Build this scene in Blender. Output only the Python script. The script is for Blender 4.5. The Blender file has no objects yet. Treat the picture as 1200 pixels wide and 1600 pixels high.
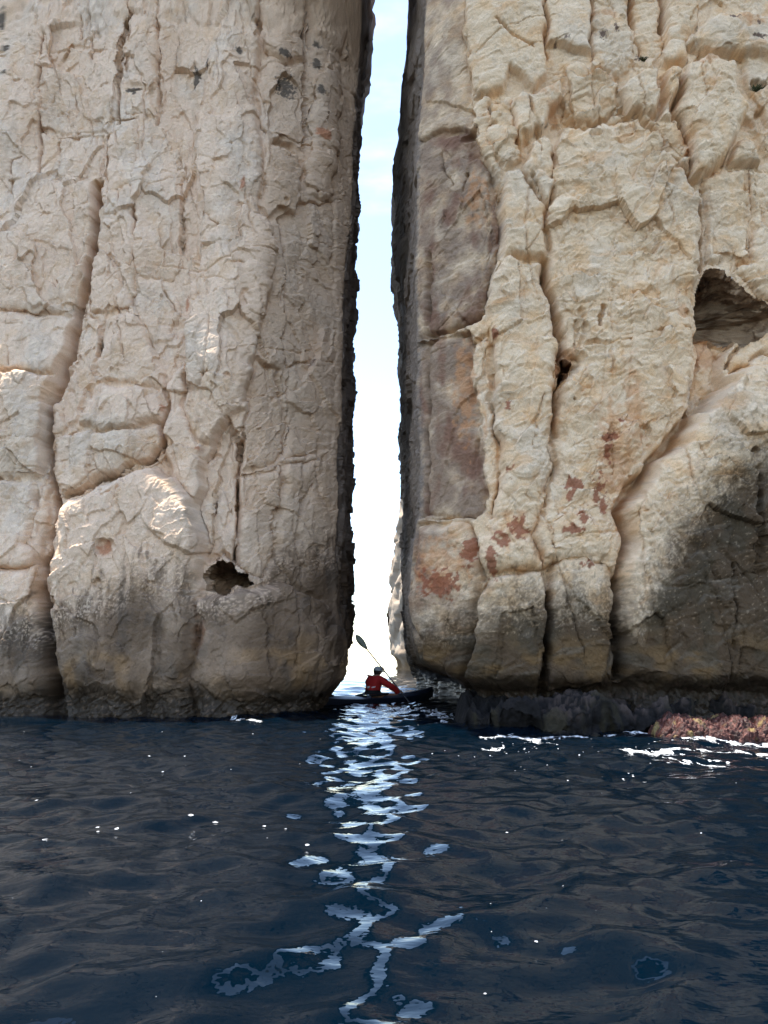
import bpy, math
import numpy as np
from mathutils import Vector

# ------------------------------------------------------------------ camera, sky, sun, exposure
scene = bpy.context.scene
C = scene.collection
CAM_Z = 1.0
F = 1164.0                     # focal length in photo pixels (1200 x 1600)
PITCH = math.radians(11.1)

cam_data = bpy.data.cameras.new('camera')
cam_data.sensor_fit = 'VERTICAL'
cam_data.sensor_height = 36.0
cam_data.lens = F / 1600.0 * 36.0
cam_data.clip_start = 0.05
cam_data.clip_end = 20000.0
cam = bpy.data.objects.new('camera', cam_data)
C.objects.link(cam)
cam.location = (0, 0, CAM_Z)
cam.rotation_euler = (math.radians(90) + PITCH, 0, 0)
scene.camera = cam

SUN_EL = math.radians(72)
SUN_ROT = math.radians(-66)    # clockwise from +Y seen from above
world = bpy.data.worlds.new('World')
scene.world = world
world.use_nodes = True
wn = world.node_tree
wn.nodes.clear()
sky = wn.nodes.new('ShaderNodeTexSky')
sky.sky_type = 'NISHITA'
sky.sun_disc = False
sky.sun_elevation = SUN_EL
sky.sun_rotation = SUN_ROT
sky.altitude = 0
sky.air_density = 1.0
sky.dust_density = 0.35
sky.ozone_density = 0.0
bg = wn.nodes.new('ShaderNodeBackground')
bg.inputs['Strength'].default_value = 0.15
wo = wn.nodes.new('ShaderNodeOutputWorld')
# thin broken cloud over the whole sky
wtc = wn.nodes.new('ShaderNodeTexCoord')
wmp = wn.nodes.new('ShaderNodeMapping'); wmp.inputs['Scale'].default_value = (1.5, 1.5, 5.0)
wnz = wn.nodes.new('ShaderNodeTexNoise'); wnz.inputs['Scale'].default_value = 1.9; wnz.inputs['Detail'].default_value = 6; wnz.inputs['Roughness'].default_value = 0.55
wrm = wn.nodes.new('ShaderNodeMapRange'); wrm.interpolation_type = 'SMOOTHSTEP'
wrm.inputs['From Min'].default_value = 0.46; wrm.inputs['From Max'].default_value = 0.72; wrm.inputs['To Max'].default_value = 0.75
wbw = wn.nodes.new('ShaderNodeRGBToBW'); wml = wn.nodes.new('ShaderNodeMath'); wml.operation = 'MULTIPLY'; wml.inputs[1].default_value = 1.45
wmx = wn.nodes.new('ShaderNodeMix'); wmx.data_type = 'RGBA'
wn.links.new(wtc.outputs['Generated'], wmp.inputs['Vector']); wn.links.new(wmp.outputs[0], wnz.inputs['Vector'])
wn.links.new(wnz.outputs['Fac'], wrm.inputs['Value']); wn.links.new(wrm.outputs['Result'], wmx.inputs[0])
wn.links.new(sky.outputs[0], wbw.inputs[0]); wn.links.new(wbw.outputs[0], wml.inputs[0])
wn.links.new(sky.outputs[0], wmx.inputs[6]); wn.links.new(wml.outputs[0], wmx.inputs[7])
wn.links.new(wmx.outputs[2], bg.inputs['Color'])
wn.links.new(bg.outputs[0], wo.inputs['Surface'])

sun_data = bpy.data.lights.new('sun', 'SUN')
sun_data.energy = 4.0
sun_data.angle = math.radians(0.53)
sun_data.color = (1.0, 0.94, 0.84)
sun = bpy.data.objects.new('sun', sun_data)
C.objects.link(sun)
sd = Vector((math.sin(SUN_ROT) * math.cos(SUN_EL), math.cos(SUN_ROT) * math.cos(SUN_EL), math.sin(SUN_EL)))
sun.rotation_euler = (-sd).to_track_quat('-Z', 'Y').to_euler()
sun.location = sd * 60

scene.view_settings.view_transform = 'Standard'
scene.view_settings.look = 'None'
scene.view_settings.gamma = 1.0
scene.view_settings.use_curve_mapping = False
scene.view_settings.exposure = 1.74
scene.render.engine = 'CYCLES'
scene.cycles.max_bounces = 8
scene.cycles.use_denoising = True

# ------------------------------------------------------------------ numeric helpers
def smooth(a, b, x):
    t = np.clip((x - a) / (b - a), 0, 1)
    return t * t * (3 - 2 * t)

def perlin(x, y, seed=0):
    rng = np.random.RandomState(seed * 7919 + 13)
    perm = rng.permutation(512)
    ang = rng.rand(512) * 2 * np.pi
    gx, gy = np.cos(ang), np.sin(ang)
    xi = np.floor(x).astype(np.int64); yi = np.floor(y).astype(np.int64)
    xf = x - xi; yf = y - yi
    u = xf * xf * xf * (xf * (xf * 6 - 15) + 10); v = yf * yf * yf * (yf * (yf * 6 - 15) + 10)
    def g(i, j):
        k = perm[(perm[(xi + i) & 511] + yi + j) & 511]
        return gx[k] * (xf - i) + gy[k] * (yf - j)
    a = g(0, 0); b = g(1, 0); c = g(0, 1); d = g(1, 1)
    return 1.5 * ((a + (b - a) * u) * (1 - v) + (c + (d - c) * u) * v)

def fbm(x, y, octv=4, seed=0, gain=0.5, lac=2.03):
    s = 0; a = 1.0
    for k in range(octv):
        s = s + a * perlin(x, y, seed + k); x = x * lac + 3.7; y = y * lac + 1.9; a *= gain
    return s

def billow(x, y, octv=4, seed=0, gain=0.5, lac=2.03):
    s = 0; a = 1.0
    for k in range(octv):
        s = s + a * np.abs(perlin(x, y, seed + k)); x = x * lac + 5.1; y = y * lac + 2.3; a *= gain
    return s

def cells(x, y, seed=0, jit=0.85):
    """F1, F2 and the nearest cell's offset and two random numbers"""
    rng = np.random.RandomState(seed * 104729 + 7)
    perm = rng.permutation(1024); R = rng.rand(1024, 4)
    xi = np.floor(x).astype(np.int64); yi = np.floor(y).astype(np.int64)
    f1 = np.full(x.shape, 9.0); f2 = f1.copy(); kx = f1 * 0; ky = f1 * 0; r1 = f1 * 0; r2 = f1 * 0
    for i in (-1, 0, 1):
        for j in (-1, 0, 1):
            k = perm[(perm[(xi + i) & 1023] + yi + j) & 1023]
            dx = x - (xi + i + 0.5 + jit * (R[k, 0] - 0.5)); dy = y - (yi + j + 0.5 + jit * (R[k, 1] - 0.5))
            d = np.sqrt(dx * dx + dy * dy)
            n = d < f1
            f2 = np.where(n, f1, np.minimum(f2, d))
            kx = np.where(n, dx, kx); ky = np.where(n, dy, ky)
            r1 = np.where(n, R[k, 2], r1); r2 = np.where(n, R[k, 3], r2)
            f1 = np.where(n, d, f1)
    return f1, f2, kx, ky, r1, r2

def facets(x, y, seed, off, tilt, groove, gw):
    """broken rock: every cell its own level and slope, joints cut between them"""
    f1, f2, kx, ky, r1, r2 = cells(x, y, seed)
    h = off * (r1 - 0.5) + tilt * ((r2 - 0.5) * kx + (r1 * 7 % 1 - 0.5) * ky) * 2
    return h - groove * np.exp(-((f2 - f1) / gw) ** 2)

def seg_dist(x, y, poly, closed):
    d = np.full(x.shape, 1e9)
    n = len(poly)
    for k in range(n if closed else n - 1):
        ax, ay = poly[k]; bx, by = poly[(k + 1) % n]
        ex, ey = bx - ax, by - ay
        t = np.clip(((x - ax) * ex + (y - ay) * ey) / (ex * ex + ey * ey + 1e-12), 0, 1)
        d = np.minimum(d, (x - ax - t * ex) ** 2 + (y - ay - t * ey) ** 2)
    return np.sqrt(d)

def inside(x, y, poly):
    c = np.zeros(x.shape, bool)
    n = len(poly)
    for k in range(n):
        ax, ay = poly[k]; bx, by = poly[(k + 1) % n]
        if ay == by: continue
        c ^= ((ay > y) != (by > y)) & (x < (bx - ax) * (y - ay) / (by - ay) + ax)
    return c

def ray(px, py):
    r = (px - 600.0) / F; u = (800.0 - py) / F
    return r, math.cos(PITCH) - u * math.sin(PITCH), math.sin(PITCH) + u * math.cos(PITCH)

def on_wall(px, py, D, lean=0.0, off=0.0):
    """x, z of a traced point on a wall standing D metres out and leaning back"""
    dx, dy, dz = ray(px, py)
    t = (D - off + lean * CAM_Z) / (dy - lean * dz)
    return dx * t, CAM_Z + dz * t

def on_water(px, py, z=0.0):
    dx, dy, dz = ray(px, py)
    t = (z - CAM_Z) / dz
    return dx * t, dy * t

# ------------------------------------------------------------------ object helpers
def tag(o, label=None, cat=None, group=None, kind=None):
    if label: o['label'] = label
    if cat: o['category'] = cat
    if group: o['group'] = group
    if kind: o['kind'] = kind
    return o

def link(name, me, mat=None, parent=None):
    o = bpy.data.objects.new(name, me)
    C.objects.link(o)
    if mat is not None: me.materials.append(mat)
    if parent is not None: o.parent = parent
    return o

def mesh_np(name, co, faces, smooth_shade=True):
    """co (n,3), faces (m,4) or (m,3) arrays"""
    me = bpy.data.meshes.new(name)
    k = faces.shape[1]
    me.vertices.add(len(co)); me.vertices.foreach_set('co', np.ascontiguousarray(co, dtype=np.float32).ravel())
    me.loops.add(faces.size); me.loops.foreach_set('vertex_index', np.ascontiguousarray(faces, dtype=np.int32).ravel())
    me.polygons.add(len(faces)); me.polygons.foreach_set('loop_start', np.arange(0, faces.size, k, dtype=np.int32))
    me.polygons.foreach_set('loop_total', np.full(len(faces), k, dtype=np.int32))
    me.update(calc_edges=True)
    if smooth_shade: me.polygons.foreach_set('use_smooth', np.ones(len(faces), dtype=bool))
    return me

def set_colour(me, col, name='pigment'):
    a = me.color_attributes.new(name, 'FLOAT_COLOR', 'POINT')
    c = np.ones((len(col), 4), dtype=np.float32); c[:, :3] = col
    a.data.foreach_set('color', c.ravel())

def set_float(me, val, name):
    a = me.attributes.new(name, 'FLOAT', 'POINT')
    a.data.foreach_set('value', np.ascontiguousarray(val, dtype=np.float32))

def grid_faces(nr, nc, flip=False):
    i = np.arange(nr - 1)[:, None] * nc + np.arange(nc - 1)[None, :]
    q = np.stack([i, i + 1, i + nc + 1, i + nc], -1).reshape(-1, 4)
    return q[:, ::-1] if flip else q

def grid_normals(P):
    a = np.gradient(P, axis=1); b = np.gradient(P, axis=0)
    n = np.cross(a, b)
    return n / (np.linalg.norm(n, axis=-1, keepdims=True) + 1e-12)

# ------------------------------------------------------------------ materials
def nodes(name):
    m = bpy.data.materials.new(name); m.use_nodes = True
    t = m.node_tree
    return m, t, t.nodes['Principled BSDF']

def N(t, kind, **kw):
    n = t.nodes.new(kind)
    for k, v in kw.items():
        if k in n.inputs: n.inputs[k].default_value = v
        else: setattr(n, k, v)
    return n

def rock_material():
    m, t, b = nodes('limestone')
    L = t.links.new
    tc = N(t, 'ShaderNodeTexCoord')
    vc = N(t, 'ShaderNodeVertexColor', layer_name='pigment')
    wet = N(t, 'ShaderNodeAttribute', attribute_name='wet')
    n1 = N(t, 'ShaderNodeTexNoise'); n1.inputs['Scale'].default_value = 26; n1.inputs['Detail'].default_value = 7; n1.inputs['Roughness'].default_value = 0.66
    n2 = N(t, 'ShaderNodeTexNoise'); n2.inputs['Scale'].default_value = 75; n2.inputs['Detail'].default_value = 4; n2.inputs['Roughness'].default_value = 0.6
    for n in (n1, n2): L(tc.outputs['Object'], n.inputs['Vector'])
    mr = N(t, 'ShaderNodeMapRange'); mr.inputs['From Min'].default_value = 0.3; mr.inputs['From Max'].default_value = 0.7
    mr.inputs['To Min'].default_value = 0.80; mr.inputs['To Max'].default_value = 1.16
    L(n2.outputs['Fac'], mr.inputs['Value'])
    mul = N(t, 'ShaderNodeMix', data_type='RGBA', blend_type='MULTIPLY'); mul.inputs[0].default_value = 1.0
    L(vc.outputs['Color'], mul.inputs[6]); L(mr.outputs['Result'], mul.inputs[7])
    L(mul.outputs[2], b.inputs['Base Color'])
    rr = N(t, 'ShaderNodeMapRange'); rr.inputs['To Min'].default_value = 0.93; rr.inputs['To Max'].default_value = 0.38
    L(wet.outputs['Fac'], rr.inputs['Value']); L(rr.outputs['Result'], b.inputs['Roughness'])
    b.inputs['Specular IOR Level'].default_value = 0.25
    bp = N(t, 'ShaderNodeBump'); bp.inputs['Strength'].default_value = 0.75; bp.inputs['Distance'].default_value = 0.035
    L(n1.outputs['Fac'], bp.inputs['Height']); L(bp.outputs['Normal'], b.inputs['Normal'])
    return m

ROCK = rock_material()

def plain(name, col, rough=0.6, spec=0.4, noise=0.0, scale=30):
    m, t, b = nodes(name)
    b.inputs['Roughness'].default_value = rough
    b.inputs['Specular IOR Level'].default_value = spec
    tc = N(t, 'ShaderNodeTexCoord'); n = N(t, 'ShaderNodeTexNoise'); n.inputs['Scale'].default_value = scale
    t.links.new(tc.outputs['Object'], n.inputs['Vector'])
    r = N(t, 'ShaderNodeMapRange'); r.inputs['To Min'].default_value = 1 - noise; r.inputs['To Max'].default_value = 1 + noise
    t.links.new(n.outputs['Fac'], r.inputs['Value'])
    mx = N(t, 'ShaderNodeMix', data_type='RGBA', blend_type='MULTIPLY'); mx.inputs[0].default_value = 1
    mx.inputs[6].default_value = (*col, 1)
    t.links.new(r.outputs['Result'], mx.inputs[7]); t.links.new(mx.outputs[2], b.inputs['Base Color'])
    return m

# ------------------------------------------------------------------ cliffs
def table(pts, D, lean):
    w = [on_wall(px, py, D, lean) for px, py in pts]
    w.sort(key=lambda q: q[1])
    zs = np.array([q[1] for q in w]); xs = np.array([q[0] for q in w])
    return lambda z: np.interp(z, zs, xs)

class Cliff:
    def __init__(self, sg, D, Db, corner, back, s_front, regions, cracks, pits, seed, rec=(0.7, 1.5), lean=0.05, bend=99.0, top_z=26.0, brow=0.0):
        self.lean, self.bend, self.brow = lean, bend, brow
        self.sg, self.D, self.Db, self.seed, self.rec = sg, D, Db, seed, rec
        self.xc = table(corner, D + rec[0], lean); self.xb = table(back, Db, lean)
        self.regions, self.cracks, self.pits = regions, cracks, pits
        step = 0.0168
        fine = np.arange(-s_front, 0.25, step)
        wall = [0.25]
        while wall[-1] < (Db - D): wall.append(wall[-1] + min(0.03 + 0.03 * wall[-1], 0.2))
        bk = [wall[-1] + 0.1]
        while bk[-1] < (Db - D) + 16: bk.append(bk[-1] + min(0.1 + 0.15 * (bk[-1] - (Db - D)), 1.5))
        out = [-s_front - 0.05]
        while out[-1] > -s_front - 18: out.append(out[-1] - min(0.05 + 0.12 * (-s_front - out[-1]), 1.2))
        self.s = np.array(out[::-1] + list(fine) + wall[1:] + bk)
        z = list(np.arange(-0.7, 15.6, step * 1.08)); top = [z[-1] + 0.03]
        while top[-1] < top_z: top.append(top[-1] + min(0.03 + 0.06 * (top[-1] - 15.6), 0.5))
        self.z = np.array(z + top)

    def plan(self, S, Z):
        sg, D, Db = self.sg, self.D, self.Db
        xc = self.xc(Z); xb = self.xb(Z)
        T = Db - D
        lean = self.lean * np.clip(np.minimum(Z, self.bend), 0, None) + 0.14 * np.clip(Z - self.bend - 3.8, 0, None)
        # the brow of the cliff, above the picture, hangs out beside the opening
        lean = lean - self.brow * smooth(16.6, 19.5, Z) * smooth(-4.8, -3.4, S) * (1 - smooth(0.0, 1.2, S))
        f = np.clip(S / T, 0, 1)
        b = np.clip(S - T, 0, None)
        x = xc + sg * np.minimum(S, 0) + (xb - xc) * f - sg * b * 0.97
        ra, rw = self.rec
        y = D + lean + ra * np.clip((S + rw) / rw, 0, 1) ** 1.3 + (T - ra) * f + np.where(b < 2.2, b * 0.2, 0.44 + (b - 2.2) * 0.6) * 1.0
        # far from the opening the front steps gently back out of the picture
        y = y + 0.04 * np.clip(-S - 9, 0, None) ** 1.5
        return x, y

    def build(self):
        sg = self.sg
        S, Z = np.meshgrid(self.s, self.z)
        r = 0.10
        ks = np.linspace(-1, 1, 9)
        X = 0; Y = 0
        for k in ks:
            a, b = self.plan(S + k * r, Z); X = X + a / len(ks); Y = Y + b / len(ks)
        e = 0.02
        x1, y1 = 0, 0; x0, y0 = 0, 0
        for k in ks[::2]:
            a, b = self.plan(S + k * r * 1.6 + e, Z); x1 = x1 + a; y1 = y1 + b
            a, b = self.plan(S + k * r * 1.6 - e, Z); x0 = x0 + a; y0 = y0 + b
        tx, ty = x1 - x0, y1 - y0
        ln = np.sqrt(tx * tx + ty * ty) + 1e-9
        NX, NY = sg * ty / ln, -sg * tx / ln
        # a flat coordinate that runs along the front and on round the corner
        U = np.where(S < 0, X, self.xc(Z) + sg * S)
        front = 1 - smooth(-0.02, 0.22, S)
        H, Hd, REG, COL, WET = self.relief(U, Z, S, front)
        P = np.stack([X + NX * H, Y + NY * H, Z], -1)
        # the grain of the rock stands square to the faces and sides of the blocks
        Q = P.copy()
        for it in range(3):
            Q[1:-1, 1:-1] = (Q[:-2, 1:-1] + Q[2:, 1:-1] + Q[1:-1, :-2] + Q[1:-1, 2:]) / 4
        Nn = grid_normals(Q) * (1.0 if sg > 0 else -1.0)
        # calmer where a side runs deep into the rock
        steep = np.abs(Nn[..., 0] * NX + Nn[..., 1] * NY)
        Hd = Hd * (0.30 + 0.70 * smooth(0.15, 0.75, steep))
        P = P + Nn * Hd[..., None]
        COL = COL * np.array([1.30, 1.10, 0.90])  # rock tinted warmer and brighter to offset the blue skylight
        self.P, self.REG, self.COL, self.WET = P, REG, COL, WET
        return P

    def split(self, root):
        nr, nc = self.REG.shape
        Nn = grid_normals(self.P).reshape(-1, 3)
        if self.sg < 0: Nn = -Nn
        faces = grid_faces(nr, nc, flip=self.sg < 0)
        reg = self.REG.ravel()
        fr = reg[faces].max(axis=1)
        holes = [k + 1 for k, R in enumerate(self.regions) if R.get('hole')]
        for rid in holes: self.cave(rid, root)
        keep = ~np.isin(reg[faces].min(axis=1), holes) | (fr != reg[faces].min(axis=1))
        faces, fr = faces[keep], fr[keep]
        P = self.P.reshape(-1, 3); COL = self.COL.reshape(-1, 3); WET = self.WET.ravel()
        for rid in np.unique(fr):
            f = faces[fr == rid]
            used, inv = np.unique(f, return_inverse=True)
            f = inv.reshape(f.shape)
            if rid == 0: name = 'rock_wall'
            else: name = self.regions[rid - 1]['name']
            me = mesh_np(name, P[used], f)
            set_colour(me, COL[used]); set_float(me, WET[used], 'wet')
            me.normals_split_custom_set_from_vertices(Nn[used].astype(np.float32))
            link(name, me, ROCK, root)
        # the top, out of the picture, closed so that no light falls inside
        rim = self.P[-1]
        c = rim.mean(axis=0) + np.array([0, 2.0, 1.0])
        co = np.vstack([rim, c[None]])
        n = len(rim)
        f = np.stack([np.arange(n - 1), np.arange(1, n), np.full(n - 1, n)], -1)
        me = mesh_np('rock_top', co, f)
        set_colour(me, np.tile([0.45, 0.39, 0.32], (n + 1, 1))); set_float(me, np.zeros(n + 1), 'wet')
        link('rock_top', me, ROCK, root)

    def cave(self, rid, root):
        """a hole in the face: a rough gullet that bends away into the rock"""
        R = self.regions[rid - 1]
        sel = self.REG == rid
        removed = np.zeros(self.REG.size, bool); kept = removed.copy()
        nr, nc = self.REG.shape
        f0 = grid_faces(nr, nc); gone = (self.REG.ravel()[f0] == rid).all(axis=1)
        removed[f0[gone].ravel()] = True; kept[f0[~gone].ravel()] = True
        V = self.P.reshape(-1, 3)[removed & kept]
        c = V.mean(axis=0)
        th = np.arctan2(V[:, 2] - c[2], V[:, 0] - c[0])
        o = np.argsort(th); V = V[o]; th = th[o]
        n, m = len(V), 44
        rr = np.hypot(V[:, 2] - c[2], V[:, 0] - c[0]); yy = V[:, 1]
        dep, dx, dz = R.get('gullet', (1.6, 0.0, 0.2))
        pts = []
        for i in range(m):
            t = i / (m - 1)
            k = (1 + 0.30 * math.sin(t * 3.0)) * (1 - t ** 3) + 0.02 * t
            x = c[0] + dx * t * t + rr * k * np.cos(th); z = c[2] + dz * t * t + rr * k * np.sin(th)
            y = yy * (1 - t) + c[1] * t + dep * t
            w = min(1, i / 5.0) * (1 - t * 0.5)
            ux, uz = np.cos(th) * rr * 3.0, np.sin(th) * rr * 3.0
            nn = 0.13 * fbm(ux + y * 1.7, uz + y * 1.1, 4, self.seed + 95) + facets(ux * 1.3 + y * 1.9, uz * 1.3 - y * 1.4, self.seed + 97, 0.14, 0.10, 0.05, 0.05)
            y = y + 0.5 * w * nn
            pts.append(np.stack([x + w * nn * np.cos(th), y, z + w * nn * np.sin(th)], -1))
        P = np.array(pts)
        i, k = np.meshgrid(np.arange(m - 1), np.arange(n), indexing='ij')
        f = np.stack([i * n + k, i * n + (k + 1) % n, (i + 1) * n + (k + 1) % n, (i + 1) * n + k], -1).reshape(-1, 4)
        me = mesh_np(R['name'], P.reshape(-1, 3), f)
        nz = fbm(P[..., 0] * 5, P[..., 2] * 5 + P[..., 1] * 3, 3, self.seed + 96)
        col = mix(np.zeros(P.shape) + np.array(R.get('col', [0.34, 0.28, 0.23])), [0.22, 0.17, 0.13], smooth(0, 0.5, nz))
        set_colour(me, (col * np.array([1.30, 1.08, 0.86])).reshape(-1, 3)); set_float(me, np.zeros(m * n), 'wet')
        link(R['name'], me, ROCK, root)

    def px(self, pts, off=0.0):
        return [self.at(a, b, off) for a, b in pts]

    def at(self, a, b, off=0.0):
        x, z = on_wall(a, b, self.D, self.lean, off)
        ra, rw = self.rec
        for _ in range(3):
            S = self.sg * (x - float(self.xc(z)))
            x, z = on_wall(a, b, self.D, self.lean, off - ra * min(max((S + rw) / rw, 0), 1) ** 1.3)
        return x, z

    def region_field(self, U, Z, front_mask):
        sd = self.seed
        # wander of the joints, so that no edge runs straight
        wx = U + 0.045 * fbm(U * 2.3, Z * 2.3, 3, sd + 1) + 0.012 * fbm(U * 14, Z * 14, 2, sd + 5)
        wz = Z + 0.045 * fbm(U * 2.3 + 40, Z * 2.3, 3, sd + 2) + 0.012 * fbm(U * 14, Z * 14 + 9, 2, sd + 6)
        bx_ = U + 0.06 * fbm(U * 2.3, Z * 2.3, 2, sd + 1); bz_ = Z + 0.06 * fbm(U * 2.3 + 40, Z * 2.3, 2, sd + 2)
        REG = np.zeros(U.shape, np.int32)
        H = np.zeros(U.shape); DIST = np.full(U.shape, 9.0); G = np.zeros(U.shape)
        for k, R in enumerate(self.regions):
            poly = self.px(R['poly'], max(R['off'], -0.05))
            xs = [p[0] for p in poly]; zs = [p[1] for p in poly]
            m = (REG == 0) & front_mask & (bx_ > min(xs) - .1) & (bx_ < max(xs) + .1) & (bz_ > min(zs) - .1) & (bz_ < max(zs) + .1)
            idx = np.nonzero(m)
            a, b = bx_[idx], bz_[idx]
            ins = inside(a, b, poly)
            idx = (idx[0][ins], idx[1][ins]); a, b = a[ins], b[ins]
            if not len(a): continue
            d = seg_dist(a, b, poly, True)
            REG[idx] = k + 1
            bw = R.get('bw', 0.12); bul = R.get('bulge', 0.1)
            cx, cz = np.mean(xs), np.mean(zs)
            h = R['off'] - bul * (0.45 * np.exp(-d / bw) + 0.55 * np.clip(1 - d / (0.8 * bw), 0, 1))
            h += R.get('tx', 0) * (a - cx) + R.get('tz', 0) * (b - cz)
            g = R.get('groove', 0.10)
            gm = np.clip(0.12 + 1.6 * fbm(a * 1.9, b * 1.9, 2, sd + 31), 0.0, 1.5)
            G[idx] = g * gm * np.exp(-(d / R.get('gw', 0.028)) ** 2) + R.get('cleft', 0.0) * smooth(0.0, 0.09, d)
            H[idx] = h; DIST[idx] = d
        H = self.crumble(H, U, Z)
        for it in range(2):
            H[1:-1, 1:-1] = (H[1:-1, 1:-1] * 2 + H[:-2, 1:-1] + H[2:, 1:-1] + H[1:-1, :-2] + H[1:-1, 2:]) / 6
        H = H - G
        return REG, H, DIST, wx, wz

    def crumble(self, H, U, Z):
        """broken edges: no side of a block stands steeper than the rock would hold"""
        du = np.abs(np.gradient(U, axis=1)); dz = np.abs(np.gradient(Z, axis=0))
        k = 4.6 + 1.6 * np.clip(perlin(U * 0.9, Z * 0.9, self.seed + 85), -1, 1)
        for it in range(12):
            H[:, 1:] = np.minimum(H[:, 1:], H[:, :-1] + (k * du)[:, 1:])
            H[:, :-1] = np.minimum(H[:, :-1], H[:, 1:] + (k * du)[:, :-1])
            H[1:] = np.minimum(H[1:], H[:-1] + (k * dz)[1:])
            H[:-1] = np.minimum(H[:-1], H[1:] + (k * dz)[:-1])
        return H

    def ridge_field(self, U, Z, ridges):
        H = np.zeros(U.shape)
        sc = self.D / F
        for pts, w, a in ridges:
            d = seg_dist(U + 0.12 * fbm(U * 0.9, Z * 0.7, 2, self.seed + 91), Z, self.px(pts), False)
            H += a * np.exp(-(d / (w * sc)) ** 2)
        return H

    def crack_field(self, wx, wz):
        H = np.zeros(wx.shape)
        for c in self.cracks:
            pts, w, d = c[0], max(c[1], 0.015), c[2] * 1.6
            off = c[3] if len(c) > 3 else 0.0
            poly = self.px(pts, off)
            xs = [p[0] for p in poly]; zs = [p[1] for p in poly]
            R = max(0.12, w * 4)
            idx = np.nonzero((wx > min(xs) - R) & (wx < max(xs) + R) & (wz > min(zs) - R) & (wz < max(zs) + R))
            a, b = wx[idx], wz[idx]
            q = seg_dist(a, b, poly, False)
            var = np.clip(0.75 + 0.8 * perlin(a * 3.1, b * 3.1, self.seed + 71), 0.15, 1.4)
            H[idx] -= d * var * np.exp(-(q / w) ** 2) + 0.10 * d * np.exp(-(q / (w * 3.0)) ** 2)
        return H

    def pit_field(self, U, Z):
        H = np.zeros(U.shape)
        for (px_, py_, rx, ry, dep) in self.pits:
            x, z = self.at(px_, py_, 0.1)
            sc = self.D / F
            idx = np.nonzero((np.abs(U - x) < rx * sc * 2) & (np.abs(Z - z) < ry * sc * 2))
            a = (U[idx] - x) / (rx * sc); b = (Z[idx] - z) / (ry * sc)
            q = np.sqrt(a * a + b * b) + 0.25 * perlin(U[idx] * 9, Z[idx] * 9, self.seed + 77)
            # a cup with a sharp brow and a soft lower lip
            H[idx] -= dep * (1 - smooth(0.55, 1.0, q)) * (0.65 + 0.35 * np.clip(b, -1, 1))
        return H

    def blob(self, U, Z, px_, py_, rx, ry):
        x, z = self.at(px_, py_, 0.1)
        sc = self.D / F
        return ((U - x) / (rx * sc)) ** 2 + ((Z - z) / (ry * sc)) ** 2

def mix(c, col, m):
    return c * (1 - m[..., None]) + np.array(col) * m[..., None]

def Rg(name, poly, off=0.0, bulge=0.1, bw=0.12, groove=0.10, gw=0.028, tx=0, tz=0, **k):
    return dict(name=name, poly=poly, off=off, bulge=bulge, bw=bw, groove=groove, gw=gw, tx=tx, tz=tz, **k)

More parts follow.
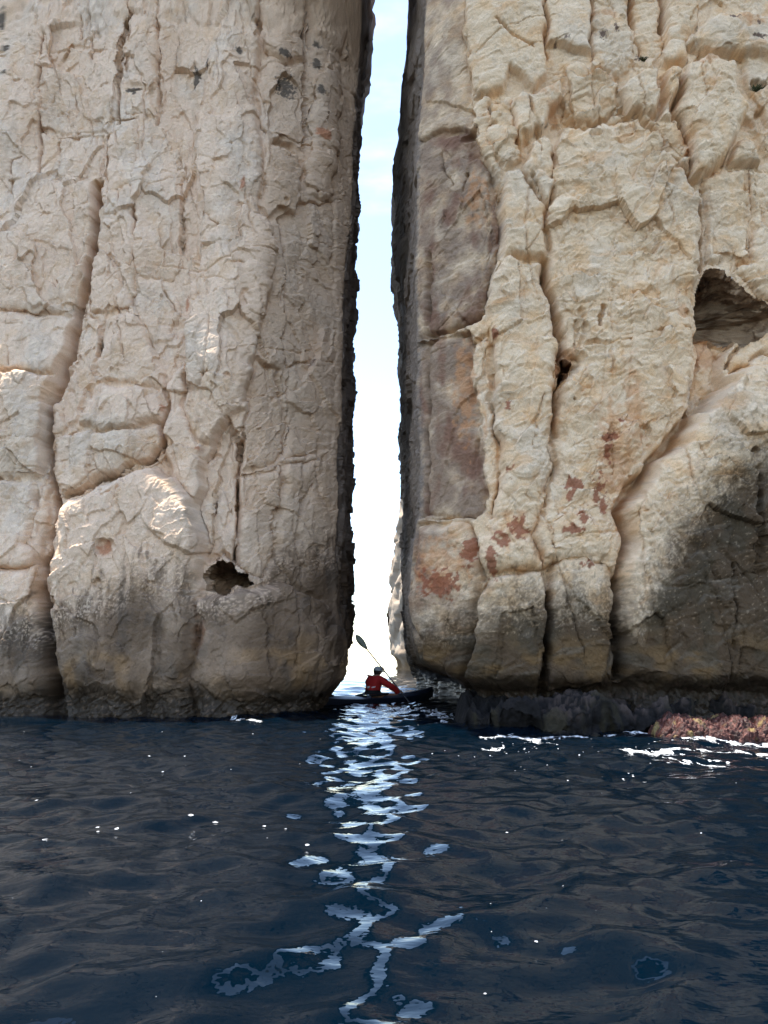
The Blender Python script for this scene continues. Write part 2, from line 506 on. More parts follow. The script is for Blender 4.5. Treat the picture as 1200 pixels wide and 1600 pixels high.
class LeftCliff(Cliff):
    def relief(self, U, Z, S, front):
        sd = self.seed
        fm = front > 0.5
        REG, H, DIST, wx, wz = self.region_field(U, Z, fm)
        H = H * front * (1 - 0.85 * smooth(-0.65, -0.02, S))      # the corner keeps its line
        H0 = H.copy()
        H += self.crack_field(wx, wz) * front + self.pit_field(U, Z) * front
        wx = wx + 0.35 * H0; wz = wz + 0.2 * H0; Un = U + 0.35 * H0; Zn = Z + 0.2 * H0
        M = H; H = np.zeros(U.shape)
        edge = 0.35 + 0.65 * smooth(0.0, 0.5, np.abs(S))          # calmer right at the corner
        M = M + self.ridge_field(U, Z, [([(235, -120), (222, 150), (205, 350), (195, 520), (185, 690)], 70, 0.26), ([(352, -120), (352, 300), (345, 620)], 42, 0.24), ([(20, -120), (30, 300), (10, 700)], 70, 0.22), ([(505, -120), (495, 250)], 30, 0.12)]) * front
        # bedding: faces that lean out a little and step back at narrow ledges
        tb = wz * 0.95 - U * 0.05 + 0.9 * fbm(U * 0.8, Z * 0.6, 3, sd + 16)
        H += 0.085 * (tb - np.floor(tb) - 0.5) * np.clip(0.4 + 1.2 * fbm(U * 0.6, Z * 0.6 + 8, 2, sd + 17), 0, 1) * edge
        tb = wz * 3.1 - U * 0.25 + 0.9 * fbm(U * 1.9, Z * 1.5, 3, sd + 18)
        H += 0.040 * (tb - np.floor(tb) - 0.5) * np.clip(0.3 + 1.3 * fbm(U * 1.1, Z * 1.1 + 8, 2, sd + 19), 0, 1) * edge
        M = M + (facets(S * 1.1 + 5, wz * 1.4, sd + 27, 0.16, 0.08, 0.0, 0.05) - 0.045) * smooth(0.5, 2.0, S)
        low = fbm(U * 0.55, Z * 0.35, 3, sd + 10)
        M = M + 0.10 * low * edge
        q = wx + 0.10 * fbm(U * 1.1, Z * 1.1, 2, sd + 14); r = wz + 0.2 * fbm(U * 1.3, Z * 1.0, 2, sd + 15)
        H += facets(q * 1.25, r * 0.62, sd + 20, 0.13, 0.10, 0.010, 0.015) * edge
        H += facets(q * 3.3 + 3, r * 2.1, sd + 21, 0.045, 0.045, 0.003, 0.03) * edge
        H += facets(wx * 8.5, wz * 6.5, sd + 22, 0.010, 0.013, 0.001, 0.06)
        rg = billow(U * 2.2, Z * 1.2, 4, sd + 23, 0.55)
        H += 0.018 * (rg - 0.5) * edge
        H += 0.008 * fbm(Un * 13, Zn * 11, 3, sd + 25) + 0.005 * fbm(Un * 34, Zn * 34, 2, sd + 26)
        # the foot: rounded in and cut under by the swell
        jn = np.abs(perlin(wx * 0.75 + 0.12 * Z, wz * 0.16, sd + 28)); jm = smooth(-0.1, 0.35, perlin(wx * 0.5, wz * 0.5, sd + 29))
        H -= 0.055 * np.exp(-(jn / 0.013) ** 2) * jm
        jn = np.abs(perlin(wx * 0.35 + 30, wz * 0.9 - 0.2 * wx, sd + 30)); jm = smooth(0.0, 0.4, perlin(wx * 0.7, wz * 0.6 + 9, sd + 32))
        H -= 0.04 * np.exp(-(jn / 0.012) ** 2) * jm
        zu = 0.42 + 0.10 * fbm(U * 0.9, U * 0 + 3, 2, sd + 40)
        cut = 1 - smooth(zu - 0.25, zu + 0.28, Z)
        M = M - 0.26 * cut
        H += (0.06 * billow(U * 7, Z * 7, 3, sd + 42) - 0.03) * (1 - smooth(0.1, 0.5, Z))
        M = M - 0.5 * smooth(-0.1, -0.7, Z)
        # behind the corner the swell has hollowed out the foot of the wall
        M = M - 1.55 * smooth(0.7, 1.9, S) * (1 - smooth(4.5, 7.0, S)) * (1 - smooth(0.55, 1.35, Z))
        # pigment
        n = fbm(U * 0.8, Z * 0.5, 4, sd + 50); n2 = fbm(U * 2.6, Z * 1.5, 4, sd + 54); n3 = fbm(U * 9, Z * 7, 3, sd + 58)
        c = np.zeros(U.shape + (3,)) + np.array([0.575, 0.485, 0.410])
        c = mix(c, [0.50, 0.46, 0.42], smooth(0.0, 0.7, n) * 0.8)
        c = mix(c, [0.53, 0.415, 0.305], smooth(0.1, 0.75, n2) * 0.55)
        c = mix(c, [0.64, 0.585, 0.515], smooth(0.15, 0.7, n3 + 0.4 * n) * 0.5)
        c = mix(c, [0.40, 0.34, 0.285], smooth(0.25, 0.8, fbm(U * 4, Z * 1.3, 4, sd + 61)) * 0.45)
        # darker, browner tone to the right of the bend
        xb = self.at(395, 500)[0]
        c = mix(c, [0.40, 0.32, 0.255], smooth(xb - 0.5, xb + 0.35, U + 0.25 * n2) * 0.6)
        c = mix(c, [0.15, 0.14, 0.14], smooth(-0.02, 0.16, S + 0.05 * n3) * 0.9)  # gloom of the slot baked into the inner wall as dark grey
        # black lichen
        lich = np.zeros(U.shape)
        for (a, b, rx, ry, s) in [(488, 70, 8, 14, 1), (487, 100, 8, 18, 1), (489, 145, 7, 14, 1), (446, 130, 26, 38, .75), (305, 118, 9, 30, .9), (326, 108, 8, 24, .7), (377, 95, 8, 9, 1.1), (212, 147, 16, 7, 1.1), (213, 156, 6, 6, 1.2), (5, 38, 9, 26, 1.2), (10, 78, 8, 8, 1.2), (312, 200, 6, 18, .8), (442, 85, 12, 10, 1), (470, 50, 5, 26, .8), (540, 80, 5, 12, .8), (12, 120, 16, 8, .7)]:
            lich = np.maximum(lich, s * np.exp(-self.blob(U, Z, a, b, rx, ry)))
        lm = smooth(0.42, 0.62, lich + 0.28 * fbm(U * 17, Z * 13, 3, sd + 63))
        c = mix(c, [0.075, 0.07, 0.065], lm * 0.9)
        # rust
        ru = np.zeros(U.shape)
        for (a, b, rx, ry, s) in [(494, 213, 13, 17, 1.1), (382, 300, 6, 26, .85), (293, 475, 6, 20, .9), (180, 862, 14, 14, .9), (257, 640, 5, 16, .8), (315, 1000, 12, 26, .9), (318, 985, 16, 22, .8), (605, 930, 10, 40, .5), (100, 20, 40, 14, .4), (310, 705, 8, 10, .7), (440, 690, 5, 5, .8)]:
            ru = np.maximum(ru, s * np.exp(-self.blob(U, Z, a, b, rx, ry)))
        c = mix(c, [0.33, 0.14, 0.07], smooth(0.4, 0.75, ru + 0.25 * fbm(U * 11, Z * 9, 3, sd + 65)) * 0.75)
        # tide stain: brown-black film over the lowest two metres, ragged and streaked at its upper edge
        pts = [(-300, 975), (0, 965), (50, 950), (75, 965), (130, 935), (190, 915), (230, 885), (300, 895), (316, 925), (400, 910), (425, 880), (455, 850), (520, 845), (600, 840)]
        w = sorted(self.at(a, b, 0.15) for a, b in pts)
        zb = np.interp(U, [p[0] for p in w], [p[1] for p in w])
        streak = 0.30 * fbm(U * 6.5, Z * 0.9, 3, sd + 70) + 0.16 * fbm(U * 11, Z * 8, 3, sd + 71)
        g = zb - Z + streak
        st = smooth(-0.40, 0.55, g) * np.clip(0.93 + 0.3 * fbm(U * 1.2, Z * 1.0, 3, sd + 81), 0, 1)
        speck = smooth(0.0, 0.5, fbm(U * 30, Z * 22, 3, sd + 73) + 0.3 * fbm(U * 5, Z * 3, 2, sd + 80)) * (1 - smooth(0.1, 0.85, zb - Z))
        up = smooth(0.1, 0.5, 0.9 * fbm(U * 9, Z * 2.2, 4, sd + 74) - 0.9 * np.clip(Z - zb - 0.1, 0, None)) * smooth(0.9, 0.1, Z - zb)
        st = np.maximum(st * (1 - 0.8 * speck), 0.7 * up)
        film = np.zeros(U.shape + (3,)) + np.array([0.080, 0.058, 0.040])
        film = mix(film, [0.145, 0.098, 0.052], smooth(0.0, 0.6, fbm(U * 1.4, Z * 1.6, 3, sd + 75)) * smooth(1.9, 0.9, Z))
        film = mix(film, [0.050, 0.040, 0.032], smooth(0.0, 0.6, fbm(U * 2.3, Z * 1.1, 4, sd + 76)))
        c = c * (1 - 0.93 * st[..., None]) + film * 0.93 * st[..., None]
        foot = smooth(0.62, 0.30, Z + 0.12 * fbm(U * 3, Z * 5, 3, sd + 78))
        c = mix(c, [0.028, 0.024, 0.020], foot * 0.95)
        c = mix(c, [0.15, 0.12, 0.10], foot * smooth(0.45, 0.6, fbm(U * 13, Z * 13, 2, sd + 79)) * 0.6)
        wet = foot
        return M, H, REG, np.clip(c, 0.01, 0.9), wet

L_REGIONS = [
    Rg('rock_gap', [(150, 285), (163, 285), (162, 340), (154, 385), (142, 440), (127, 500), (114, 560), (100, 612), (88, 645), (74, 655), (74, 632), (90, 590), (104, 540), (118, 480), (132, 430), (144, 370)], off=0.04, cleft=0.42, bulge=0.0, bw=0.05, groove=0),
    Rg('sea_cave', [(322, 927), (320, 905), (326, 886), (334, 872), (346, 868), (356, 878), (364, 879), (374, 892), (386, 898), (390, 907), (399, 914), (384, 921), (366, 919), (345, 927)], off=0.0, bulge=0.0, groove=0, hole=True, gullet=(2.4, 0.7, 0.6)),
    Rg('boulder', [(300, 940), (330, 926), (395, 918), (425, 900), (470, 925), (500, 942), (522, 960), (546, 1000), (548, 1055), (540, 1180), (296, 1180), (292, 1060), (308, 990)], off=0.46, bulge=0.24, bw=0.12, groove=0.05),
    Rg('boulder', [(60, 905), (74, 850), (80, 806), (95, 776), (160, 744), (222, 720), (262, 735), (300, 790), (310, 850), (303, 935), (308, 990), (292, 1050), (290, 1180), (84, 1180), (70, 1040), (60, 960)], off=0.66, bulge=0.42, bw=0.28, groove=0.10, gw=0.035, tz=0.05),
    Rg('rock_pillar', [(-500, 884), (54, 886), (60, 960), (68, 1040), (80, 1180), (-500, 1180)], off=0.36, bulge=0.28, bw=0.2, groove=0.1, gw=0.04),
    Rg('rock_block', [(-500, 752), (48, 748), (52, 800), (40, 850), (54, 884), (-500, 884)], off=0.27, bulge=0.14, bw=0.12),
    Rg('rock_block', [(54, 752), (76, 760), (72, 830), (58, 880), (42, 850), (56, 790)], off=0.12, bulge=0.1, bw=0.06),
    Rg('rock_block', [(-500, 585), (98, 586), (84, 640), (66, 640), (62, 700), (58, 742), (48, 748), (-500, 748)], off=0.25, bulge=0.13, bw=0.12, tz=0.03),
    Rg('rock_chockstone', [(70, 640), (86, 620), (86, 690), (84, 745), (66, 742), (64, 700)], off=-0.1, bulge=0.1, bw=0.05),
    Rg('rock_slab', [(-500, 495), (112, 492), (118, 510), (98, 584), (-500, 584)], off=0.16, bulge=0.1, bw=0.1, tz=-0.05),
    Rg('rock_slab', [(-500, 345), (24, 350), (50, 275), (150, 285), (155, 330), (146, 380), (124, 440), (114, 490), (-500, 495)], off=0.10, bulge=0.1, bw=0.12, tx=0.02),
    # right bank of the long joint
    Rg('rock_block', [(124, 658), (128, 640), (150, 600), (250, 612), (258, 640), (252, 660), (190, 674), (150, 672)], off=0.27, bulge=0.2, bw=0.13, groove=0.05, tz=-0.1),
    Rg('rock_block', [(86, 740), (86, 680), (120, 676), (190, 676), (253, 662), (254, 700), (240, 710), (200, 735), (160, 742), (96, 775)], off=0.22, bulge=0.12, bw=0.1, groove=0.12),
    Rg('rock_slab', [(86, 676), (90, 625), (118, 500), (140, 495), (160, 500), (160, 545), (150, 598), (126, 640), (122, 660)], off=0.10, bulge=0.08, bw=0.06),
    Rg('rock_slab', [(160, 545), (162, 500), (215, 495), (240, 540), (262, 600), (258, 640), (250, 610), (150, 598)], off=0.14, bulge=0.1, bw=0.1),
    Rg('rock_slab', [(140, 494), (140, 420), (165, 345), (190, 355), (192, 312), (214, 305), (217, 420), (214, 494)], off=0.06, bulge=0.1, bw=0.08),
    Rg('rock_slab', [(168, 250), (178, 195), (222, 192), (222, 240), (212, 300), (192, 310), (190, 350), (166, 344), (174, 310)], off=0.05, bulge=0.1, bw=0.1),
    Rg('rock_slab', [(214, 278), (284, 278), (285, 420), (272, 440), (217, 436)], off=0.05, bulge=0.05, bw=0.05, groove=0.05),
    Rg('rock_slab', [(217, 438), (272, 442), (280, 480), (272, 530), (240, 538), (216, 494)], off=0.08, bulge=0.08, bw=0.08, groove=0.03),
    Rg('rock_block', [(65, 145), (110, 72), (196, 90), (188, 190), (165, 212), (98, 210), (64, 200)], off=0.02, bulge=0.08, bw=0.08, groove=0.07),
    Rg('rock_block', [(94, 215), (168, 218), (164, 272), (140, 282), (62, 276), (90, 240)], off=-0.02, bulge=0.05, bw=0.05, groove=0.05),
    Rg('rock_block', [(205, 22), (245, 28), (252, 60), (250, 140), (238, 150), (202, 140), (198, 100)], off=0.08, bulge=0.12, bw=0.09, groove=0.07),
    Rg('rock_block', [(202, 148), (240, 152), (250, 190), (200, 188)], off=0.04, bulge=0.1, bw=0.07, groove=0.08),
    # the bend and the shaded face beyond it
    Rg('rock_block', [(405, -120), (478, -120), (475, 20), (476, 90), (440, 95), (412, 80), (404, 40)], off=0.16, bulge=0.2, bw=0.14, groove=0.12),
    Rg('rock_block', [(410, 92), (440, 100), (476, 95), (478, 230), (470, 232), (440, 210), (424, 222), (408, 200), (396, 150), (404, 110)], off=0.08, bulge=0.08, bw=0.07, groove=0.1),
    Rg('rock_overhang', [(481, -120), (545, -120), (535, 120), (525, 200), (514, 304), (500, 306), (480, 300), (474, 270), (478, 232)], off=0.14, bulge=0.12, bw=0.1, groove=0.12),
    Rg('rock_overhang', [(412, 226), (424, 226), (440, 216), (468, 240), (470, 290), (462, 332), (440, 322), (418, 336), (406, 320)], off=0.12, bulge=0.08, bw=0.06, groove=0.1),
    Rg('rock_pillar', [(285, 640), (300, 420), (305, 190), (330, 60), (400, -120), (404, 100), (394, 150), (408, 215), (404, 330), (424, 350), (416, 420), (408, 480), (398, 540), (390, 560), (378, 630), (355, 650), (330, 690), (300, 690)], off=0.26, bulge=0.16, bw=0.14, groove=0.02, tx=0.05),
    Rg('rock_block', [(262, 735), (256, 700), (262, 600), (285, 560), (288, 650), (310, 690), (318, 720), (310, 770), (302, 790)], off=0.26, bulge=0.15, bw=0.12, groove=0.04),
    Rg('rock_column', [(374, 880), (372, 742), (430, 732), (440, 720), (438, 790), (432, 815), (436, 870), (410, 905), (390, 898)], off=-0.02, bulge=0.12, bw=0.1, groove=0.1),
    Rg('rock_column', [(374, 738), (376, 690), (400, 560), (440, 580), (452, 640), (450, 700), (434, 728)], off=-0.06, bulge=0.1, bw=0.1, groove=0.08),
    Rg('rock_column', [(436, 880), (434, 815), (442, 730), (490, 716), (500, 770), (515, 800), (524, 930), (500, 938), (460, 915)], off=0.05, bulge=0.14, bw=0.1, groove=0.06),
    Rg('rock_column', [(455, 640), (444, 575), (448, 440), (440, 345), (470, 318), (520, 316), (526, 500), (522, 700), (440, 724), (452, 700)], off=-0.04, bulge=0.08, bw=0.08, groove=0.06),
    Rg('rock_block', [(312, 770), (320, 725), (336, 695), (360, 655), (372, 690), (370, 880), (345, 862), (326, 880), (314, 850)], off=-0.10, bulge=0.12, bw=0.1, groove=0.1),
]
L_CRACKS = [
    ([(158, 285), (150, 380), (134, 460), (112, 560), (92, 620), (74, 650)], 0.05, 0.22, 0.1),
    ([(70, 650), (66, 700), (72, 745), (80, 775), (74, 830), (62, 880), (60, 930), (68, 1000), (76, 1090)], 0.045, 0.36, 0.3), ([(95, 776), (160, 744), (235, 712), (254, 690)], 0.022, 0.22, 0.3),
    ([(190, 205), (190, 100), (206, 30), (207, -40)], 0.018, 0.12), ([(251, 200), (252, 50), (246, -20)], 0.018, 0.10),
    ([(66, 275), (65, 145), (70, 60)], 0.02, 0.12), ([(25, 310), (24, 262), (38, 255)], 0.018, 0.10),
    ([(120, 185), (120, 120)], 0.012, 0.06), ([(130, 65), (128, 30)], 0.012, 0.07), ([(155, 62), (150, 35)], 0.012, 0.06),
    ([(218, 275), (224, 220)], 0.012, 0.07), ([(216, 420), (217, 360), (212, 300)], 0.012, 0.07), ([(285, 420), (287, 310), (286, 270)], 0.014, 0.08),
    ([(177, 440), (176, 405), (190, 425), (210, 428), (216, 400)], 0.010, 0.05), ([(272, 440), (285, 400)], 0.010, 0.05),
    ([(272, 530), (272, 480), (260, 455)], 0.010, 0.06), ([(165, 520), (160, 560)], 0.010, 0.06), ([(123, 575), (125, 520)], 0.010, 0.05),
    ([(30, 580), (28, 540)], 0.010, 0.05), ([(10, 465), (12, 430)], 0.012, 0.06), ([(254, 705), (255, 660), (264, 615)], 0.018, 0.14, 0.2),
    ([(258, 740), (256, 712)], 0.010, 0.05, 0.2), ([(185, 790), (188, 770), (192, 750)], 0.010, 0.05, 0.4), ([(288, 600), (285, 570)], 0.010, 0.05),
    ([(475, 230), (474, 150), (474, 60), (484, -20)], 0.018, 0.14, 0.1), ([(440, 345), (446, 440), (438, 470)], 0.014, 0.09),
    ([(455, 640), (455, 580), (448, 560)], 0.012, 0.08), ([(372, 880), (373, 740), (376, 690)], 0.028, 0.26), ([(448, 690), (440, 740), (436, 780)], 0.014, 0.10),
    ([(488, 760), (466, 800), (464, 850)], 0.010, 0.08), ([(376, 740), (430, 730), (485, 718), (512, 725)], 0.012, 0.08),
    ([(455, 572), (480, 565), (520, 563)], 0.010, 0.06), ([(350, 500), (390, 555)], 0.008, 0.04, 0.2), ([(320, 335), (345, 362)], 0.016, 0.09, 0.2),
    ([(445, 905), (442, 960), (436, 1040)], 0.012, 0.05, 0.3), ([(400, 940), (398, 1060)], 0.012, 0.05, 0.3), ([(0, 690), (60, 686)], 0.012, 0.05, 0.2),
    ([(118, 672), (100, 680)], 0.010, 0.06, 0.2), ([(490, 300), (515, 305)], 0.02, 0.10, 0.0),
]
L_PITS = [(180, 862, 16, 16, .16), (169, 913, 7, 9, .14), (133, 918, 10, 8, .06), (385, 475, 10, 22, .10), (378, 425, 14, 9, .08), (340, 372, 13, 12, .06),
          (445, 312, 6, 8, .07), (364, 215, 5, 14, .06), (365, 240, 5, 6, .07), (380, 332, 8, 9, .06), (372, 307, 6, 12, .05), (330, 595, 12, 9, .12), (360, 598, 6, 6, .09),
          (435, 798, 6, 14, .16), (120, 682, 6, 6, .10), (415, 470, 6, 7, .08), (72, 690, 12, 16, .3), (445, 225, 22, 16, .2), (328, 790, 6, 22, .15), (345, 270, 16, 12, .04), (500, 235, 10, 10, .06),
          (542, 80, 5, 10, .06), (375, 98, 7, 8, .05), (333, 708, 12, 8, .1)]
L_CORNER = [(575, -150), (570, 0), (556, 150), (548, 300), (538, 450), (534, 600), (528, 750), (526, 860), (530, 950), (540, 1000), (541, 1040), (534, 1080), (520, 1110), (518, 1180)]
L_BACK = [(600, -150), (590, 0), (584, 60), (577, 120), (569, 200), (560, 300), (556, 400), (555, 500), (551, 590), (553, 620), (549, 760), (546, 800), (553, 860), (553, 960), (545, 1010), (540, 1040), (534, 1070), (522, 1095), (516, 1140)]

class RightCliff(Cliff):
    def relief(self, U, Z, S, front):
        sd = self.seed
        fm = front > 0.5
        REG, H, DIST, wx, wz = self.region_field(U, Z, fm)
        soft = np.zeros(len(self.regions) + 1); soft[0] = 0.4
        for k, R in enumerate(self.regions): soft[k + 1] = R.get('rough', 1.0)
        rough = soft[REG]
        rough = np.where(S > 0, 0.4, rough)
        H = H * front
        H0 = H.copy()
        H += self.crack_field(wx, wz) * front + self.pit_field(U, Z) * front
        wx = wx + 0.35 * H0; wz = wz + 0.2 * H0; Un = U + 0.35 * H0; Zn = Z + 0.2 * H0
        M = H; H = np.zeros(U.shape)
        edge = 0.35 + 0.65 * smooth(0.0, 0.5, np.abs(S))
        M = M + 0.09 * fbm(U * 0.55, Z * 0.4, 3, sd + 10) * edge
        # scalloped, fluted limestone: lips that climb to the right
        a = math.radians(17)
        p = Un * math.cos(a) + Zn * math.sin(a); v = -Un * math.sin(a) + Zn * math.cos(a)
        p = p + 0.16 * fbm(U * 1.3, Z * 1.3, 3, sd + 12); v = v + 0.11 * fbm(U * 1.5 + 7, Z * 1.5, 3, sd + 13)
        zl = self.at(900, 820)[1]
        amt = rough * edge * (0.45 + 0.55 * smooth(zl - 1.2, zl + 1.0, Z))
        H += 0.055 * (billow(p * 0.75, v * 2.0, 4, sd + 14, 0.52) - 0.45) * amt
        t1 = v * 2.1 + 1.1 * fbm(U * 0.9, Z * 0.8, 3, sd + 80)
        H += 0.115 * (t1 - np.floor(t1) - 0.5) * np.clip(0.55 + 1.0 * fbm(U * 0.9 + 3, Z * 0.9, 2, sd + 81), 0, 1.2) * amt
        t2 = v * 5.2 + 1.2 * fbm(U * 1.9, Z * 1.7, 3, sd + 82)
        H += 0.040 * (t2 - np.floor(t2) - 0.5) * np.clip(0.5 + 1.2 * fbm(U * 1.3 + 3, Z * 1.3, 2, sd + 83), 0, 1.2) * amt
        f1, f2, kx, ky, r1, r2 = cells(p * 2.1, v * 3.4, sd + 16)
        H += (0.036 * (r1 - 0.5) + 0.045 * (r2 - 0.5) * kx + 0.04 * (r1 * 5 % 1 - 0.2) * ky) * amt
        H += facets(wx * 1.15, wz * 0.6, sd + 20, 0.14, 0.09, 0.012, 0.02) * edge * (0.3 + 0.7 * rough)
        H += facets(p * 4.2 + 3, v * 4.6, sd + 21, 0.028, 0.030, 0.002, 0.06) * (0.35 + 0.65 * rough) * edge
        H += 0.014 * (billow(p * 3.6, v * 6.5, 3, sd + 22, 0.5) - 0.4) * (0.25 + 0.75 * rough)
        H += 0.008 * fbm(Un * 13, Zn * 13, 3, sd + 25) + 0.005 * fbm(Un * 34, Zn * 34, 2, sd + 26)
        jn = np.abs(perlin(wx * 0.75 + 0.12 * Z, wz * 0.16, sd + 28)); jm = smooth(-0.1, 0.35, perlin(wx * 0.5, wz * 0.5, sd + 29))
        H -= 0.055 * np.exp(-(jn / 0.013) ** 2) * jm
        jn = np.abs(perlin(wx * 0.35 + 30, wz * 0.9 - 0.2 * wx, sd + 30)); jm = smooth(0.0, 0.4, perlin(wx * 0.7, wz * 0.6 + 9, sd + 32))
        H -= 0.04 * np.exp(-(jn / 0.012) ** 2) * jm
        zu = 0.62 + 0.08 * fbm(U * 0.9, U * 0 + 3, 2, sd + 40)
        cut = 1 - smooth(zu - 0.22, zu + 0.16, Z)
        M = M + (facets(S * 0.9 + 5, wz * 1.3, sd + 27, 0.13, 0.06, 0.0, 0.05) - 0.02) * smooth(0.8, 3.0, S)
        # the wall of the passage is hollowed out at the waterline
        inn = smooth(-0.5, 0.1, S) * (1 - smooth(7.0, 12.0, S))
        M = M - np.maximum(0.42 * cut * (1 - smooth(0.2, 0.6, S)), 0.82 * inn * (1 - smooth(0.35, 1.0, Z)))
        H += (0.07 * billow(U * 6, Z * 6, 3, sd + 42) - 0.03) * (1 - smooth(0.3, 0.75, Z))
        n = fbm(U * 0.8, Z * 0.6, 4, sd + 50); n2 = fbm(U * 2.2, Z * 1.9, 4, sd + 54); n3 = fbm(p * 4, v * 9, 3, sd + 58)
        c = np.zeros(U.shape + (3,)) + np.array([0.60, 0.505, 0.385])
        c = mix(c, [0.52, 0.47, 0.40], smooth(0.0, 0.7, n) * 0.7)
        c = mix(c, [0.60, 0.44, 0.275], smooth(0.05, 0.75, n2) * 0.65)
        c = mix(c, [0.68, 0.61, 0.51], smooth(0.05, 0.6, n3 - 0.3 * n2) * 0.6)
        c = mix(c, [0.50, 0.32, 0.17], smooth(0.35, 0.85, fbm(p * 1.6, v * 3.0, 4, sd + 60)) * 0.5)
        c = mix(c, [0.36, 0.31, 0.26], smooth(0.45, 0.9, fbm(U * 7, Z * 7, 3, sd + 62)) * 0.4)
        # shadow of the recess by the opening, painted in as dark mauve-brown
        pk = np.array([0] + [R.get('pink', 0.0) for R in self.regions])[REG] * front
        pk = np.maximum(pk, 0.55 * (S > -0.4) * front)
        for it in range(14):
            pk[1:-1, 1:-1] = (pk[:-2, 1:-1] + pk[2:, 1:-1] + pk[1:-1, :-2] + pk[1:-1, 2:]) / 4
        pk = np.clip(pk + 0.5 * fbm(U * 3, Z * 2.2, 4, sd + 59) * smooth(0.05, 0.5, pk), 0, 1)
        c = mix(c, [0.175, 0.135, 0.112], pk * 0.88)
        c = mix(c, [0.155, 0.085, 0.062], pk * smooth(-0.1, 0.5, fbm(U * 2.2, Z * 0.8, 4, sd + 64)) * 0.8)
        c = mix(c, [0.13, 0.12, 0.12], smooth(-0.04, 0.14, S + 0.05 * n3) * 0.9)  # passage wall colour lowered to near black for the shadow inside
        def spots(lst, thr, sc, seed, soft=0.12):
            q = np.zeros(U.shape)
            for (a_, b_, rx, ry, s_) in lst: q = np.maximum(q, s_ * np.exp(-self.blob(U, Z, a_, b_, rx, ry)))
            return smooth(thr, thr + soft, q + 0.42 * fbm(U * sc * 1.5, Z * sc * 1.2, 4, seed))
        # broad orange wash, then the hard-edged patches of red film
        w = spots([(955, 720, 40, 120, .9), (985, 640, 22, 110, .85), (1110, 540, 26, 34, 1.3), (1065, 490, 18, 16, .9), (885, 555, 20, 12, 1.1), (745, 300, 26, 70, .8), (725, 600, 26, 110, .9), (690, 880, 60, 60, .8), (800, 830, 40, 40, .7), (950, 20, 26, 14, .9), (850, 150, 40, 20, .7), (865, 175, 16, 26, .9), (1160, 40, 40, 26, .7), (1100, 110, 30, 14, .8), (1072, 240, 8, 36, .9), (755, 660, 10, 60, .6)], 0.35, 6, sd + 66, 0.5)
        c = mix(c, [0.43, 0.225, 0.105], w * 0.55)
        redl = [(948, 690, 14, 10, 1.1), (942, 715, 8, 18, .95), (938, 795, 8, 15, 1), (892, 760, 20, 14, 1.05), (885, 775, 10, 14, .9), (925, 775, 9, 20, .75), (886, 832, 18, 8, 1.05), (905, 815, 14, 16, .8), (965, 662, 7, 5, 1), (806, 828, 16, 22, .95), (783, 845, 16, 18, .85), (770, 880, 9, 36, .9), (690, 912, 34, 26, .95), (665, 905, 8, 24, .7), (735, 860, 14, 30, .9), (650, 870, 6, 22, .6), (910, 885, 18, 10, .75), (795, 735, 6, 16, .7), (792, 640, 8, 10, .7), (775, 525, 5, 16, .8), (930, 765, 16, 60, .55)]
        c = mix(c, [0.235, 0.085, 0.048], spots(redl, 0.5, 8, sd + 68) * 0.85)
        dk = [(1140, 40, 12, 9, 1), (1178, 70, 14, 6, 1.1), (1178, 48, 5, 7, .9), (942, 55, 8, 14, .9), (962, 45, 5, 14, .9), (1000, 85, 8, 8, .8), (884, 65, 8, 8, .7), (868, 70, 6, 6, .7)]
        c = mix(c, [0.09, 0.06, 0.055], spots(dk, 0.5, 15, sd + 69) * 0.85)
        # tide stain, much higher on the buttress to the right
        pts = [(600, 960), (650, 950), (720, 930), (760, 915), (860, 895), (960, 905), (985, 930), (1020, 850), (1060, 790), (1090, 745), (1140, 700), (1200, 675), (1500, 600)]
        wv = sorted(self.at(a_, b_, 0.2) for a_, b_ in pts)
        zb = np.interp(U, [q[0] for q in wv], [q[1] for q in wv])
        g = zb - Z + 0.30 * fbm(U * 4.5, Z * 1.6, 3, sd + 70) + 0.22 * fbm(U * 9, Z * 9, 3, sd + 71)
        st = smooth(-0.55, 0.9, g)
        speck = smooth(0.0, 0.5, fbm(U * 28, Z * 24, 3, sd + 73) + 0.3 * fbm(U * 5, Z * 4, 2, sd + 80)) * (1 - smooth(0.1, 1.2, zb - Z))
        late = smooth(0.45, 0.75, fbm(p * 16, v * 24, 3, sd + 72)) * 0.5 * smooth(0.9, 1.5, Z)
        up = smooth(0.1, 0.6, fbm(U * 14, Z * 11, 4, sd + 74)) * smooth(0.8, 0.0, Z - zb)
        st = np.maximum(st * (1 - 0.5 * speck) * (1 - 0.6 * late), 0.6 * up)
        film = np.zeros(U.shape + (3,)) + np.array([0.050, 0.035, 0.021])
        film = mix(film, [0.040, 0.033, 0.022], smooth(-0.1, 0.5, fbm(U * 1.6, Z * 1.3, 4, sd + 76)))
        film = mix(film, [0.10, 0.066, 0.030], smooth(-0.1, 0.5, fbm(U * 1.4, Z * 2.2, 3, sd + 75)) * smooth(1.7, 0.9, Z) * 0.9)
        film = mix(film, [0.09, 0.082, 0.07], smooth(0.3, 0.7, fbm(p * 1.5, v * 6, 4, sd + 77)) * 0.6)
        st = np.clip(st * 1.12, 0, 0.97) * (0.74 + 0.26 * smooth(0.0, 0.9, zb - Z + 0.3 * n2))
        c = c * (1 - st[..., None]) + film * st[..., None]
        foot = smooth(0.85, 0.52, Z + 0.10 * fbm(U * 3, Z * 5, 3, sd + 78))
        c = mix(c, [0.026, 0.022, 0.018], foot * 0.95)
        c = mix(c, [0.10, 0.075, 0.07], foot * smooth(0.4, 0.6, fbm(U * 13, Z * 13, 2, sd + 79)) * 0.5)
        return M, H, REG, np.clip(c, 0.01, 0.9), foot

